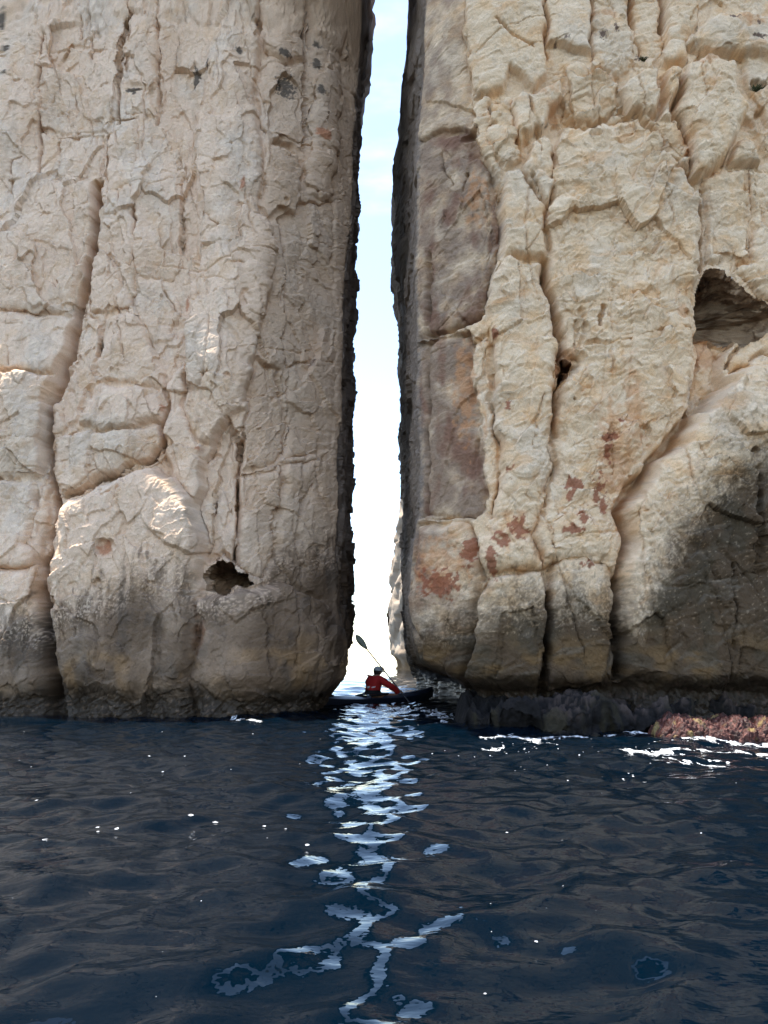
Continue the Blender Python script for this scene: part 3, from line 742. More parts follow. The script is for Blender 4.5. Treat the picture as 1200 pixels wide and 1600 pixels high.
R_REGIONS = [
    # caves
    Rg('rock_hollow', [(866, 575), (868, 562), (880, 550), (898, 566), (892, 582), (876, 600), (871, 590)], off=0.22, bulge=0.0, groove=0, rough=.3, hole=True, gullet=(1.0, 0.25, -0.2), col=[.3, .17, .10]),
    Rg('rock_hollow', [(1090, 440), (1100, 424), (1116, 416), (1134, 418), (1144, 438), (1160, 456), (1186, 468), (1212, 482), (1214, 518), (1188, 529), (1162, 541), (1140, 535), (1112, 527), (1091, 517), (1085, 480)], off=0.0, bulge=0.0, groove=0, rough=.6, hole=True, gullet=(1.5, -0.75, 0.25), col=[.40, .34, .28]),
    Rg('rock_shelf', [(1090, 518), (1112, 522), (1140, 540), (1128, 560), (1124, 600), (1100, 630), (1086, 650), (1080, 640), (1090, 590)], off=-0.25, bulge=0.1, bw=0.08, groove=0.05, rough=.4),
    Rg('boulder', [(1142, 560), (1160, 530), (1195, 515), (1400, 500), (1400, 560), (1190, 555), (1170, 570), (1140, 580)], off=0.0, bulge=0.2, bw=0.1, groove=0.1, rough=.6),
    # the buttress low on the right, and the dark wedge behind its edge
    Rg('rock_gap', [(1090, 585), (1104, 622), (1064, 696), (1024, 728), (990, 776), (978, 800), (985, 850), (969, 905), (969, 1000), (957, 1000), (958, 905), (966, 850), (956, 800), (972, 756), (1006, 724), (1046, 676), (1074, 636)], off=0.18, cleft=0.48, bulge=0.0, bw=0.1, groove=0, rough=.3),
    Rg('rock_buttress', [(1060, 690), (1090, 640), (1115, 612), (1150, 575), (1180, 555), (1500, 530), (1500, 1200), (1000, 1200), (985, 1080), (968, 980), (966, 900), (975, 870), (982, 850), (974, 800), (985, 770), (1020, 720)], off=0.62, bulge=0.38, bw=0.24, groove=0.05, gw=0.04, rough=.95),
    # lumps along the foot
    Rg('boulder', [(752, 940), (770, 900), (800, 895), (850, 890), (858, 960), (856, 1050), (850, 1200), (735, 1200), (740, 1040)], off=0.31, bulge=0.07, bw=0.12, groove=0.0, rough=.55),
    Rg('boulder', [(860, 920), (868, 880), (900, 870), (950, 880), (962, 910), (964, 1000), (985, 1085), (990, 1200), (856, 1200), (858, 1040)], off=0.31, bulge=0.07, bw=0.12, groove=0.0, rough=.55),
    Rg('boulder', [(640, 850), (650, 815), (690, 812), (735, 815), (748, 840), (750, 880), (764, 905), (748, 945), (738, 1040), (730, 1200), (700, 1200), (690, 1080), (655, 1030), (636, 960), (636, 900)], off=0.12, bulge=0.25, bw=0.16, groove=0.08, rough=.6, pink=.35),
    # pillar left of the dark joint
    Rg('rock_fin', [(732, 538), (750, 525), (766, 520), (770, 600), (768, 640), (778, 690), (784, 735), (776, 770), (770, 815), (756, 800), (752, 720), (742, 660), (733, 600)], off=0.0, bulge=0.14, bw=0.08, groove=0.1, rough=.45),
    Rg('rock_pillar', [(772, 420), (790, 395), (850, 400), (857, 430), (858, 450), (876, 490), (880, 540), (868, 560), (866, 580), (874, 605), (868, 640), (866, 690), (862, 740), (850, 790), (830, 830), (850, 888), (800, 893), (768, 898), (752, 878), (770, 820), (776, 770), (786, 735), (780, 690), (770, 640), (768, 560), (762, 470)], off=0.30, bulge=0.22, bw=0.16, groove=0.09, rough=.75),
    Rg('rock_slab', [(880, 180), (920, 200), (1000, 170), (1070, 260), (1090, 275), (1102, 300), (1104, 400), (1090, 455), (1092, 560), (1078, 640), (1050, 690), (985, 760), (972, 800), (978, 850), (962, 905), (945, 878), (868, 876), (852, 888), (832, 830), (852, 790), (864, 740), (868, 690), (872, 640), (880, 600), (898, 575), (905, 560), (884, 540), (880, 490), (862, 450), (856, 400), (860, 330), (868, 280), (872, 220)], off=0.32, bulge=0.20, bw=0.16, groove=0.09, rough=1.0),
    # upper blocks
    Rg('rock_block', [(970, 130), (1008, 100), (1034, 96), (1036, 160), (1030, 170), (1008, 168), (985, 165)], off=0.42, bulge=0.2, bw=0.1, groove=0.1, rough=.5),
    Rg('rock_splinter', [(1040, 100), (1066, 98), (1066, 130), (1056, 160), (1054, 184), (1038, 180), (1038, 160), (1042, 125)], off=0.38, bulge=0.15, bw=0.06, groove=0.14, rough=.4),
    Rg('rock_block', [(1070, 90), (1110, 75), (1158, 85), (1160, 130), (1178, 165), (1155, 210), (1145, 240), (1110, 260), (1088, 262), (1082, 220), (1072, 180), (1060, 160), (1068, 130)], off=0.44, bulge=0.26, bw=0.14, groove=0.12, rough=.55),
    Rg('rock_block', [(1075, 60), (1090, 30), (1130, 5), (1185, 8), (1400, 40), (1400, 70), (1160, 80), (1110, 70)], off=0.34, bulge=0.22, bw=0.12, groove=0.08, rough=.5),
    Rg('rock_block', [(1148, 240), (1160, 208), (1190, 225), (1200, 250), (1140, 255)], off=0.26, bulge=0.14, bw=0.07, groove=0.1, rough=.5),
    Rg('rock_block', [(1104, 272), (1160, 262), (1172, 290), (1174, 410), (1150, 415), (1140, 400), (1106, 410)], off=0.14, bulge=0.16, bw=0.09, groove=0.12, rough=.8),
    Rg('rock_block', [(1176, 262), (1400, 250), (1400, 470), (1190, 465), (1165, 440), (1152, 418), (1176, 410)], off=0.10, bulge=0.16, bw=0.1, groove=0.1, rough=.8),
    Rg('rock_block', [(1160, 85), (1400, 80), (1400, 250), (1196, 240), (1178, 200), (1182, 165), (1164, 130)], off=0.12, bulge=0.12, bw=0.1, groove=0.08, rough=.6),
    Rg('rock_block', [(988, -150), (1030, -150), (1036, 40), (1034, 92), (1000, 95), (988, 40)], off=0.02, bulge=0.1, bw=0.08, groove=0.16, gw=.05, rough=.5),
    Rg('rock_block', [(1044, -150), (1110, -150), (1095, 25), (1075, 60), (1072, 92), (1038, 92), (1042, 40)], off=0.22, bulge=0.14, bw=0.1, groove=0.14, rough=.4),
    Rg('rock_block', [(930, -150), (986, -150), (986, 30), (996, 95), (970, 125), (935, 110), (926, 85)], off=0.12, bulge=0.1, bw=0.08, groove=0.08, rough=.7),
    Rg('rock_slab', [(860, -150), (926, -150), (926, 80), (895, 72), (860, 62), (854, 40)], off=0.20, bulge=0.06, bw=0.05, groove=0.08, rough=.12),
    Rg('rock_slab', [(735, -150), (856, -150), (852, 40), (852, 85), (858, 110), (842, 132), (800, 100), (790, 130), (760, 140), (740, 135), (736, 60)], off=0.22, bulge=0.08, bw=0.08, groove=0.03, rough=.22),
    Rg('rock_block', [(800, 150), (812, 135), (845, 135), (878, 110), (880, 130), (880, 145), (858, 175), (852, 200), (838, 188), (820, 220), (806, 200)], off=0.34, bulge=0.16, bw=0.09, groove=0.09, rough=.25),
    Rg('rock_block', [(818, 250), (835, 215), (850, 200), (866, 210), (868, 240), (870, 280), (858, 318), (830, 280)], off=0.30, bulge=0.14, bw=0.08, groove=0.09, rough=.3),
    Rg('rock_block', [(790, 262), (816, 255), (830, 285), (856, 320), (856, 395), (788, 392), (784, 320)], off=0.26, bulge=0.14, bw=0.1, groove=0.07, rough=.3),
    Rg('rock_block', [(766, 190), (770, 150), (798, 145), (802, 200), (815, 245), (790, 258), (776, 240)], off=0.20, bulge=0.14, bw=0.07, groove=0.1, rough=.9),
    Rg('rock_block', [(735, 200), (740, 140), (766, 148), (766, 195), (775, 245), (784, 280), (770, 270), (750, 235)], off=0.10, bulge=0.12, bw=0.06, groove=0.1, rough=.9),
    Rg('rock_block', [(880, 175), (870, 140), (884, 112), (930, 90), (968, 130), (980, 165), (920, 196)], off=0.18, bulge=0.16, bw=0.1, groove=0.07, rough=1.2),
    Rg('rock_block', [(912, 200), (920, 198), (985, 168), (1050, 185), (1062, 165), (1082, 262), (1070, 258), (1000, 172)], off=0.26, bulge=0.12, bw=0.1, groove=0.06, rough=1.0),
    # the recessed face beside the opening
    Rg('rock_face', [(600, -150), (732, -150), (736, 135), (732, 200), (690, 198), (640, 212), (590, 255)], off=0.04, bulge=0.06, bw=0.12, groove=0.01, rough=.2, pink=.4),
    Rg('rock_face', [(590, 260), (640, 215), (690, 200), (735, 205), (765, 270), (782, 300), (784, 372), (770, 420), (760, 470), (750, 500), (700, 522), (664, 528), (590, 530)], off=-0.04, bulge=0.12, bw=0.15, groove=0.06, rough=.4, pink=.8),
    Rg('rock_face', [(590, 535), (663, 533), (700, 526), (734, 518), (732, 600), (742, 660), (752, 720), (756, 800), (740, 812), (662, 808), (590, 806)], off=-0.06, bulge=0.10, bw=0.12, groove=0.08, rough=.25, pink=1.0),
]
R_CRACKS = [
    ([(856, 395), (858, 445), (876, 490), (880, 550)], 0.035, 0.34, 0.3), ([(874, 598), (870, 640), (868, 682)], 0.024, 0.28, 0.3),
    ([(857, 675), (860, 710), (868, 726)], 0.010, 0.07, 0.3), ([(833, 700), (840, 650), (850, 615)], 0.008, 0.05, 0.3),
    ([(1052, 300), (1056, 400), (1054, 470)], 0.008, 0.05, 0.3), ([(957, 600), (957, 480), (962, 420)], 0.007, 0.035, 0.3), ([(957, 660), (957, 740)], 0.007, 0.035, 0.3),
    ([(1104, 290), (1106, 340), (1104, 410)], 0.022, 0.18, 0.3), ([(1068, 130), (1056, 165), (1078, 220), (1086, 278)], 0.022, 0.18, 0.3),
    ([(1040, 40), (1040, -50)], 0.05, 0.3, 0.1), ([(990, 30), (988, -50)], 0.05, 0.3, 0.1), ([(927, 85), (927, -30)], 0.012, 0.1, 0.2),
    ([(856, 80), (857, -30)], 0.014, 0.12, 0.2), ([(775, 30), (795, 48), (815, 60), (836, 74)], 0.016, 0.10, 0.2), ([(826, 140), (836, 175), (842, 188), (845, 235)], 0.010, 0.07, 0.3),
    ([(828, 260), (858, 318)], 0.010, 0.08, 0.3), ([(740, 165), (741, 100), (738, 40)], 0.012, 0.06, 0.1),
    ([(660, 530), (700, 522), (735, 512), (758, 492)], 0.022, 0.13, -0.2), ([(684, 250), (690, 275), (706, 296)], 0.014, 0.09, -0.2), ([(722, 308), (724, 280)], 0.016, 0.10, -0.2),
    ([(666, 400), (664, 530), (664, 640), (660, 760), (656, 820)], 0.035, 0.10, -0.1), ([(742, 690), (738, 740)], 0.010, 0.05, -0.1),
    ([(668, 812), (740, 812)], 0.016, 0.10, -0.1), ([(860, 930), (859, 1000), (856, 1060)], 0.03, 0.26, 0.3), ([(967, 905), (966, 980), (978, 1060)], 0.05, 0.40, 0.4),
    ([(822, 772), (835, 795), (838, 805)], 0.008, 0.05, 0.3), ([(850, 800), (864, 830), (868, 866)], 0.012, 0.08, 0.3), ([(868, 815), (905, 792)], 0.007, 0.04, 0.3),
    ([(790, 960), (788, 1060)], 0.010, 0.05, 0.3), ([(1188, 700), (1190, 780), (1196, 870), (1198, 890)], 0.02, 0.10, 0.7), ([(1098, 690), (1108, 720), (1100, 740)], 0.010, 0.05, 0.7),
    ([(1150, 880), (1158, 960), (1160, 1010)], 0.014, 0.07, 0.7), ([(910, 535), (960, 530), (1030, 512), (1085, 506)], 0.018, 0.07, 0.35), ([(900, 500), (898, 540)], 0.012, 0.06, 0.3), ([(912, 478), (914, 530)], 0.012, 0.07, 0.3),
    ([(940, 505), (944, 480)], 0.02, 0.12, 0.3), ([(985, 820), (1020, 790), (1050, 770)], 0.010, 0.04, 0.7),
]
R_PITS = [(745, 186, 8, 8, .14), (752, 150, 14, 10, .12), (780, 160, 12, 16, .14), (772, 195, 10, 10, .12), (735, 200, 20, 10, .16), (820, 220, 12, 12, .12), (806, 245, 10, 20, .1), (1073, 494, 9, 9, .08), (1066, 462, 7, 5, .06),
          (1003, 838, 5, 5, .12), (660, 1000, 10, 10, .05), (884, 185, 8, 18, .1), (870, 195, 8, 14, .12), (1170, 190, 16, 16, .2), (1190, 190, 10, 30, .2), (770, 300, 12, 50, .12), (1185, 135, 20, 14, .2), (890, 580, 14, 18, .2)]
R_CORNER = [(672, -150), (668, 0), (662, 150), (652, 300), (650, 450), (654, 600), (656, 700), (652, 800), (642, 860), (640, 930), (648, 1000), (662, 1040), (700, 1080), (712, 1110), (712, 1200)]
R_BACK = [(640, -150), (637, 0), (632, 100), (630, 180), (617, 260), (611, 330), (610, 400), (613, 470), (622, 540), (625, 640), (624, 700), (628, 760), (626, 850), (630, 960), (636, 1030), (645, 1062), (648, 1100)]

def empty(name, loc=(0, 0, 0)):
    o = bpy.data.objects.new(name, None); C.objects.link(o); o.location = loc
    return o

cl = tag(empty('cliff'), 'pale grey limestone cliff left of the narrow gap, a round sunlit boulder at its foot', 'cliff', kind='structure')
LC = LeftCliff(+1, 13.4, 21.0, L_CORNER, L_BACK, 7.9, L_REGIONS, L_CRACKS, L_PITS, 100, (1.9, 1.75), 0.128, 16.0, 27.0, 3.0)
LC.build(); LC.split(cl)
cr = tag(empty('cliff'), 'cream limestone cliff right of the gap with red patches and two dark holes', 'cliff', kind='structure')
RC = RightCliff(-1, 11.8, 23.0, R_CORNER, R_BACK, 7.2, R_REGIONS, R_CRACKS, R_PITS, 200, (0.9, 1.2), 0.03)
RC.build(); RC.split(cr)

# ------------------------------------------------------------------ sea
rngw = np.random.RandomState(41)
WAVES = []
for k in range(64):
    lam = 0.18 * (3.0 / 0.18) ** (k / 63.0)
    th = rngw.normal(math.radians(95), math.radians(48))
    amp = 0.0046 * lam ** 0.80 * (0.6 + 0.8 * rngw.rand()) * (1.25 if lam < 0.45 else 1.0 if lam < 0.9 else 0.7)
    WAVES.append((2 * math.pi / lam, math.cos(th), math.sin(th), amp, rngw.rand() * 6.283, lam))
def sea_height(x, y, spacing=0.0):
    h = 0
    d = np.sqrt(x * x + y * y)
    for (k, cx, cy, a, ph, lam) in WAVES:
        keep = smooth(1.5, 4.0, lam / np.maximum(spacing, 1e-3)) if np.ndim(spacing) else 1.0
        h = h + a * keep * np.sin(k * (cx * x + cy * y) + ph + 0.35 * np.sin(0.7 * k * (cy * x - cx * y) + ph * 3))
    return h * (1.0 - 0.5 * smooth(60, 300, d)) * (1 + 1.3 * smooth(18, 26, y))

def axis(fine0, fine1, st, grow, end0, end1, grow0=None):
    a = list(np.arange(fine0, fine1, st))
    v = a[-1]; d = st
    while v < end1: d *= grow; v += d; a.append(v)
    v = a[0]; d = st; b = []
    while v > end0: d *= grow0 or grow; v -= d; b.append(v)
    return np.array(b[::-1] + a)

sx = axis(-4.0, 4.0, 0.044, 1.08, -6000, 6000)
sy = axis(1.4, 18.0, 0.040, 1.032, -6000, 9000, 1.3)
SX, SY = np.meshgrid(sx, sy)
spx = np.gradient(sx)[None, :] * np.ones_like(SY); spy = np.gradient(sy)[:, None] * np.ones_like(SX)
SZ = sea_height(SX, SY, np.maximum(spx, spy))
me = mesh_np('sea', np.stack([SX, SY, SZ], -1).reshape(-1, 3), grid_faces(len(sy), len(sx)))
m, t, b = nodes('sea_water')
b.inputs['Base Color'].default_value = (0.0003, 0.0034, 0.0076, 1)
b.inputs['Roughness'].default_value = 0.02
b.inputs['IOR'].default_value = 1.333
b.inputs['Specular IOR Level'].default_value = 0.25
tc = N(t, 'ShaderNodeTexCoord')
mp = N(t, 'ShaderNodeMapping'); mp.inputs['Scale'].default_value = (1.0, 1.6, 1.0)
n1 = N(t, 'ShaderNodeTexNoise'); n1.inputs['Scale'].default_value = 5.5; n1.inputs['Detail'].default_value = 3; n1.inputs['Roughness'].default_value = 0.5
t.links.new(tc.outputs['Object'], mp.inputs['Vector']); t.links.new(mp.outputs[0], n1.inputs['Vector'])
bp = N(t, 'ShaderNodeBump'); bp.inputs['Strength'].default_value = 0.26; bp.inputs['Distance'].default_value = 0.03
t.links.new(n1.outputs['Fac'], bp.inputs['Height']); t.links.new(bp.outputs['Normal'], b.inputs['Normal'])
tag(link('sea', me, m), 'dark blue rippled sea in the shade below the cliffs', 'sea', kind='structure')

# ------------------------------------------------------------------ the far cliff seen through the gap
def far_cliff():
    D = 70.0
    prof = [on_wall(px, py, D) for px, py in [(634, 735), (626, 752), (621, 790), (617, 830), (612, 870), (607, 915), (604, 950), (604, 985), (608, 1005), (606, 1022), (612, 1030), (616, 1040)]]
    prof.sort(key=lambda p: p[1])
    zz = np.linspace(prof[0][1] - 0.6, prof[-1][1], 110)
    xl = np.interp(zz, [p[1] for p in prof], [p[0] for p in prof])
    th = np.linspace(0, 2 * math.pi, 260)
    TH, ZZ = np.meshgrid(th, zz)
    XL = np.repeat(xl[:, None], len(th), 1)
    rx = 12.0 * (1 - 0.5 * smooth(12, 18, ZZ)); ry = 9.0
    nz = 0.55 * fbm(np.cos(TH) * 3 + 9, ZZ * 0.35 + np.sin(TH) * 3, 4, 301) + facets(TH * 9, ZZ * 0.7, 302, 0.7, 0.4, 0.2, 0.05)
    rr = 1 + 0.05 * nz
    X = XL + 12.3 - rx * np.cos(TH) * rr - (12 - rx); Y = D + ry * np.sin(TH) * rr
    n = fbm(np.cos(TH) * 5, ZZ * 0.5 + np.sin(TH) * 5, 4, 303)
    c = np.zeros(X.shape + (3,)) + np.array([0.36, 0.29, 0.22])
    c = mix(c, [0.22, 0.16, 0.11], smooth(0, 0.6, n) * 0.7)
    c = mix(c, [0.20, 0.13, 0.07], smooth(1.6, 0.6, ZZ + n))
    co = np.stack([X, Y, ZZ], -1).reshape(-1, 3)
    co = np.vstack([co, [[XL[-1, 0] + 12.3, D, zz[-1] + 1.0]]])
    f = grid_faces(len(zz), len(th))
    me = mesh_np('cliff', co, f)
    set_colour(me, np.vstack([c.reshape(-1, 3), [[0.5, 0.43, 0.35]]])); set_float(me, np.zeros(len(co)), 'wet')
    tag(link('cliff', me, ROCK), 'small distant sunlit cliff seen through the gap beside the right wall', 'cliff', kind='structure')
far_cliff()

# ------------------------------------------------------------------ the wave-cut ledge under the right cliff
def ledge():
    xs = np.arange(1.06, 9.5, 0.022)
    ts = np.linspace(0, 1, 90)
    X, T = np.meshgrid(xs, ts)
    edge = [on_water(px, py) for px, py in [(700, 1105), (716, 1122), (735, 1134), (780, 1140), (860, 1143), (940, 1143), (1000, 1141), (1060, 1138), (1140, 1133), (1300, 1128)]]
    ye = np.interp(X, [p[0] for p in edge], [p[1] for p in edge])
    ye = np.minimum(ye, 12.0 - 0.5 * smooth(1.1, 1.6, X)) + 0.22 * fbm(X * 1.6, X * 0, 4, 401)
    yb = 12.9
    zt = 0.26 + 0.15 * fbm(X * 0.9, X * 0 + 5, 4, 402) + 0.08 * smooth(2.2, 4.5, X)
    left = smooth(1.06, 1.32, X)
    # top from the wall out to the lip, then down the face and under water
    a = np.clip(T / 0.5, 0, 1); d = np.clip((T - 0.5) / 0.5, 0, 1)
    Y = yb + (ye + 0.06 - yb) * a - 0.06 * np.sin(d * 2.2) + 0.10 * smooth(0.5, 1, d)
    Zz = (zt + 0.26 * (1 - a) ** 2) * (1 - 1.9 * d) * left - 0.35 * (1 - left)
    nb = billow(X * 2.6, Y * 3.2 + d * 1.6, 4, 403, 0.6) - 0.5
    zs = facets(X * 1.7, Y * 2.2, 407, 0.26, 0.10, 0.05, 0.06)
    Zz = Zz + zs * (1 - smooth(0.3, 1, d)) * left
    Y = Y + facets(X * 1.5, d * 1.5, 408, 0.55, 0.2, 0.0, 0.05) * d
    n2 = fbm(X * 9, Y * 9 + d * 4, 3, 404)
    Zz = Zz + (0.10 * nb + 0.05 * n2) * (1 - 0.6 * d)
    Y = Y - (0.18 * nb + 0.11 * fbm(X * 7, Zz * 7, 4, 405)) * d
    c = np.zeros(X.shape + (3,)) + np.array([0.007, 0.0055, 0.005])
    c = mix(c, [0.060, 0.043, 0.036], smooth(0.1, 0.6, nb + 0.6 * n2) * (1 - 0.95 * smooth(0, 0.35, d)) * smooth(1.6, 3.0, X))
    c = mix(c, [0.035, 0.028, 0.014], smooth(0.2, 0.6, fbm(X * 2, Y * 3, 3, 406)) * 0.6)
    me = mesh_np('rock_ledge', np.stack([X, Y, Zz], -1).reshape(-1, 3), grid_faces(len(ts), len(xs), flip=True))
    set_colour(me, c.reshape(-1, 3)); set_float(me, np.full(X.size, 0.1), 'wet')
    o = link('rock_ledge', me, ROCK, cr)
    o['label'] = 'dark wave-washed rock ledge along the foot of the right cliff'
    return X, Y, Zz
LX, LY, LZ = ledge()

# ------------------------------------------------------------------ the red weed-covered rock awash at the right
def tidal_rock():
    x0, y0 = on_water(1046, 1160); x1, y1 = on_water(1330, 1166)
    us = np.linspace(0, 1, 300); vs = np.linspace(0, 1, 120)
    Uu, V = np.meshgrid(us, vs)
    X = x0 + (x1 - x0) * Uu
    prof = np.clip(1 - np.abs(2 * Uu - 1) ** 5, 0, 1) ** 0.55
    ang = V * math.pi
    nb = billow(X * 4.5, V * 5, 4, 501, 0.6) - 0.5
    hgt = (0.25 + 0.12 * fbm(X * 2, X * 0, 3, 502)) * prof
    Y = y0 + 0.55 - (0.55 + 0.09 * nb) * np.cos(ang) * (0.4 + 0.6 * prof)
    Zz = -0.10 + (hgt + 0.1) * np.sin(ang) ** 0.6 + 0.10 * nb * np.sin(ang) + 0.02 * fbm(X * 16, V * 22, 2, 503)
    n = fbm(X * 9, V * 12, 3, 504); n2 = fbm(X * 22, V * 28, 2, 505)
    c = np.zeros(X.shape + (3,)) + np.array([0.050, 0.015, 0.012])
    c = mix(c, [0.035, 0.016, 0.013], smooth(0, 0.5, n))
    c = mix(c, [0.15, 0.06, 0.048], smooth(0.3, 0.6, n2))  # lighter specks painted on for sun glints off the wet surface
    c = mix(c, [0.22, 0.16, 0.06], smooth(0.35, 0.7, fbm(X * 5, V * 6, 3, 506)) * 0.7)
    me = mesh_np('tidal_rock', np.stack([X, Y, Zz], -1).reshape(-1, 3), grid_faces(len(vs), len(us)))
    set_colour(me, c.reshape(-1, 3)); set_float(me, np.full(X.size, 1.3), 'wet')
    tag(link('tidal_rock', me, ROCK), 'low sunlit rock covered in wet red seaweed at the right waterline', 'rock')
    return X, Y, Zz
TX, TY, TZ = tidal_rock()

# ------------------------------------------------------------------ foam
FOAM = plain('sea_foam', (0.80, 0.82, 0.84), 0.6, 0.3, 0.12, 40)
def lace(m):
    """holes between the bubbles"""
    t = m.node_tree; b = t.nodes['Principled BSDF']; out = t.nodes['Material Output']
    tc = N(t, 'ShaderNodeTexCoord'); n = N(t, 'ShaderNodeTexNoise'); n.inputs['Scale'].default_value = 22; n.inputs['Detail'].default_value = 5
    t.links.new(tc.outputs['Object'], n.inputs['Vector'])
    r = N(t, 'ShaderNodeMapRange'); r.inputs['From Min'].default_value = 0.40; r.inputs['From Max'].default_value = 0.62; r.inputs['To Min'].default_value = 0.15; r.inputs['To Max'].default_value = 0.95
    t.links.new(n.outputs['Fac'], r.inputs['Value'])
    tr = N(t, 'ShaderNodeBsdfTransparent'); mx = N(t, 'ShaderNodeMixShader')
    t.links.new(r.outputs['Result'], mx.inputs[0]); t.links.new(tr.outputs[0], mx.inputs[1]); t.links.new(b.outputs[0], mx.inputs[2]); t.links.new(mx.outputs[0], out.inputs['Surface'])
lace(FOAM)

def foam():
    V = []; Fc = []; base = 0
    def patch(xa, xb, ya, yb, step, mask):
        nonlocal base
        xs = np.arange(xa, xb, step); ys = np.arange(ya, yb, step * 1.6)
        X, Y = np.meshgrid(xs, ys)
        M = mask(X, Y)
        f = grid_faces(len(ys), len(xs))
        keep = M.ravel()[f].min(axis=1) > 0
        f = f[keep]
        if not len(f): return
        used, inv = np.unique(f, return_inverse=True)
        Z = sea_height(X, Y) + 0.004 + 0.012 * np.clip(M, 0, 1)
        V.append(np.stack([X, Y, Z], -1).reshape(-1, 3)[used]); Fc.append(inv.reshape(f.shape) + base); base += len(used)
    lines = [([(757, 1156), (800, 1151), (830, 1157), (870, 1151), (960, 1147)], 0.075, 1.0), ([(790, 1149), (840, 1162), (866, 1166)], 0.05, 0.9), ([(965, 1177), (1030, 1176), (1060, 1171), (1120, 1176), (1210, 1179)], 0.05, 0.95),
             ([(1010, 1146), (1060, 1158), (1110, 1160), (1200, 1161)], 0.07, 0.9), ([(1055, 1186), (1064, 1191), (1080, 1190)], 0.03, 1.0), ([(1137, 1244), (1165, 1247), (1188, 1249)], 0.022, 1.05), ([(1095, 1191), (1130, 1193)], 0.02, .9), ([(1110, 1188), (1150, 1190)], 0.02, .8),
             ([(985, 1146), (1030, 1149)], 0.06, .8), ([(757, 1166), (782, 1165)], 0.05, 1.0)]
    polys = [([(p[0], p[1] / 2.6) for p in (on_water(*q) for q in l)], w, s) for l, w, s in lines]
    def m1(X, Y):
        m = np.full(X.shape, -1.0)
        xw = X + 0.06 * fbm(X * 3, Y * 2, 3, 601); yw = Y + 0.12 * fbm(X * 3 + 5, Y * 2, 3, 602)
        for p, w, s in polys:
            d = seg_dist(xw, yw / 2.6, p, False)
            m = np.maximum(m, s * np.exp(-(d / w) ** 2) - 0.55 + 0.7 * fbm(X * 11, Y * 6, 4, 603))
        return m
    patch(1.1, 5.6, 6.3, 10.7, 0.012, m1)
    # the churned water in the passage, around the boat
    def m2(X, Y):
        e = np.exp(-((X - 0.35) / 0.75) ** 2 - ((Y - 14.9) / 1.5) ** 2) + 0.8 * np.exp(-((X - 1.05) / 0.25) ** 2 - ((Y - 13.2) / 1.3) ** 2)
        return 0.95 * e - 0.95 + 0.85 * np.abs(fbm(X * 4.5, Y * 1.8, 4, 611)) + 0.15 * fbm(X * 15, Y * 8, 2, 612)
    patch(-1.0, 1.6, 11.6, 17.4, 0.015, m2)
    # swash along the foot of the left cliff
    lp = [(p[0], p[1] / 2.6) for p in (on_water(*q) for q in [(285, 1113), (330, 1115), (372, 1123), (410, 1127)])]
    def m3(X, Y):
        d = seg_dist(X, Y / 2.6, lp, False)
        return 0.8 * np.exp(-(d / 0.09) ** 2) - 0.78 + 0.75 * fbm(X * 8, Y * 4, 3, 621)
    patch(-4.2, -1.9, 11.5, 14.0, 0.018, m3)
    rng = np.random.RandomState(77)
    fl = []  # small bright flecks, modelled as tiny white discs
    for k in range(26): fl.append((rng.uniform(0, 560), rng.uniform(1135, 1330) if rng.rand() < .8 else rng.uniform(1330, 1580), rng.uniform(1.2, 3.2)))
    for k in range(34): fl.append((rng.uniform(640, 1200), 1140 + 120 * rng.rand() ** 2 + (rng.rand() < .2) * rng.uniform(0, 300), rng.uniform(1.2, 3.2)))
    for k in range(40): fl.append((rng.normal(800, 60), rng.uniform(1145, 1185), rng.uniform(1.5, 4)))
    fl += [(298, 1280, 9), (337, 1281, 11), (182, 1295, 9), (153, 1292, 7), (70, 1317, 9), (153, 1297, 5), (413, 1284, 6), (480, 1318, 9), (446, 1295, 5), (233, 1187, 5), (255, 1200, 4), (56, 1260, 6), (838, 1472, 6), (880, 1387, 4), (758, 1546, 6), (792, 1296, 5), (878, 1306, 4), (1100, 1200, 6), (1044, 1192, 6)]
    for px, py, r in fl:
        x, y = on_water(px, py)
        if any((abs(TX - x) < .05).any() and ((TX - x) ** 2 + (TY - y) ** 2).min() < 0.02 for _ in (0,)): continue
        R = r * y / F * 0.42
        n = 9
        ang = np.linspace(0, 2 * math.pi, n, endpoint=False)
        rr = R * (0.75 + 0.5 * rng.rand(n))
        X = x + rr * np.cos(ang); Y = y + rr * np.sin(ang) * 0.9
        X = np.append(X, x); Y = np.append(Y, y)
        Z = sea_height(X, Y) + 0.003; Z[-1] += 0.3 * R
        V.append(np.stack([X, Y, Z], -1))
        i = np.arange(n)
        Fc.append(np.stack([i, (i + 1) % n, np.full(n, n), np.full(n, n)], -1) + base); base += n + 1
    V = np.vstack(V); Fl = np.vstack(Fc)
    quads = Fl[Fl[:, 2] != Fl[:, 3]]; tris = Fl[Fl[:, 2] == Fl[:, 3]][:, :3]
    q2 = np.vstack([quads[:, [0, 1, 2]], quads[:, [0, 2, 3]], tris])
    me = mesh_np('sea_foam', V, q2)
    tag(link('sea_foam', me, FOAM), 'white foam streaks and small bright flecks scattered on the dark water', 'foam', kind='stuff')
foam()

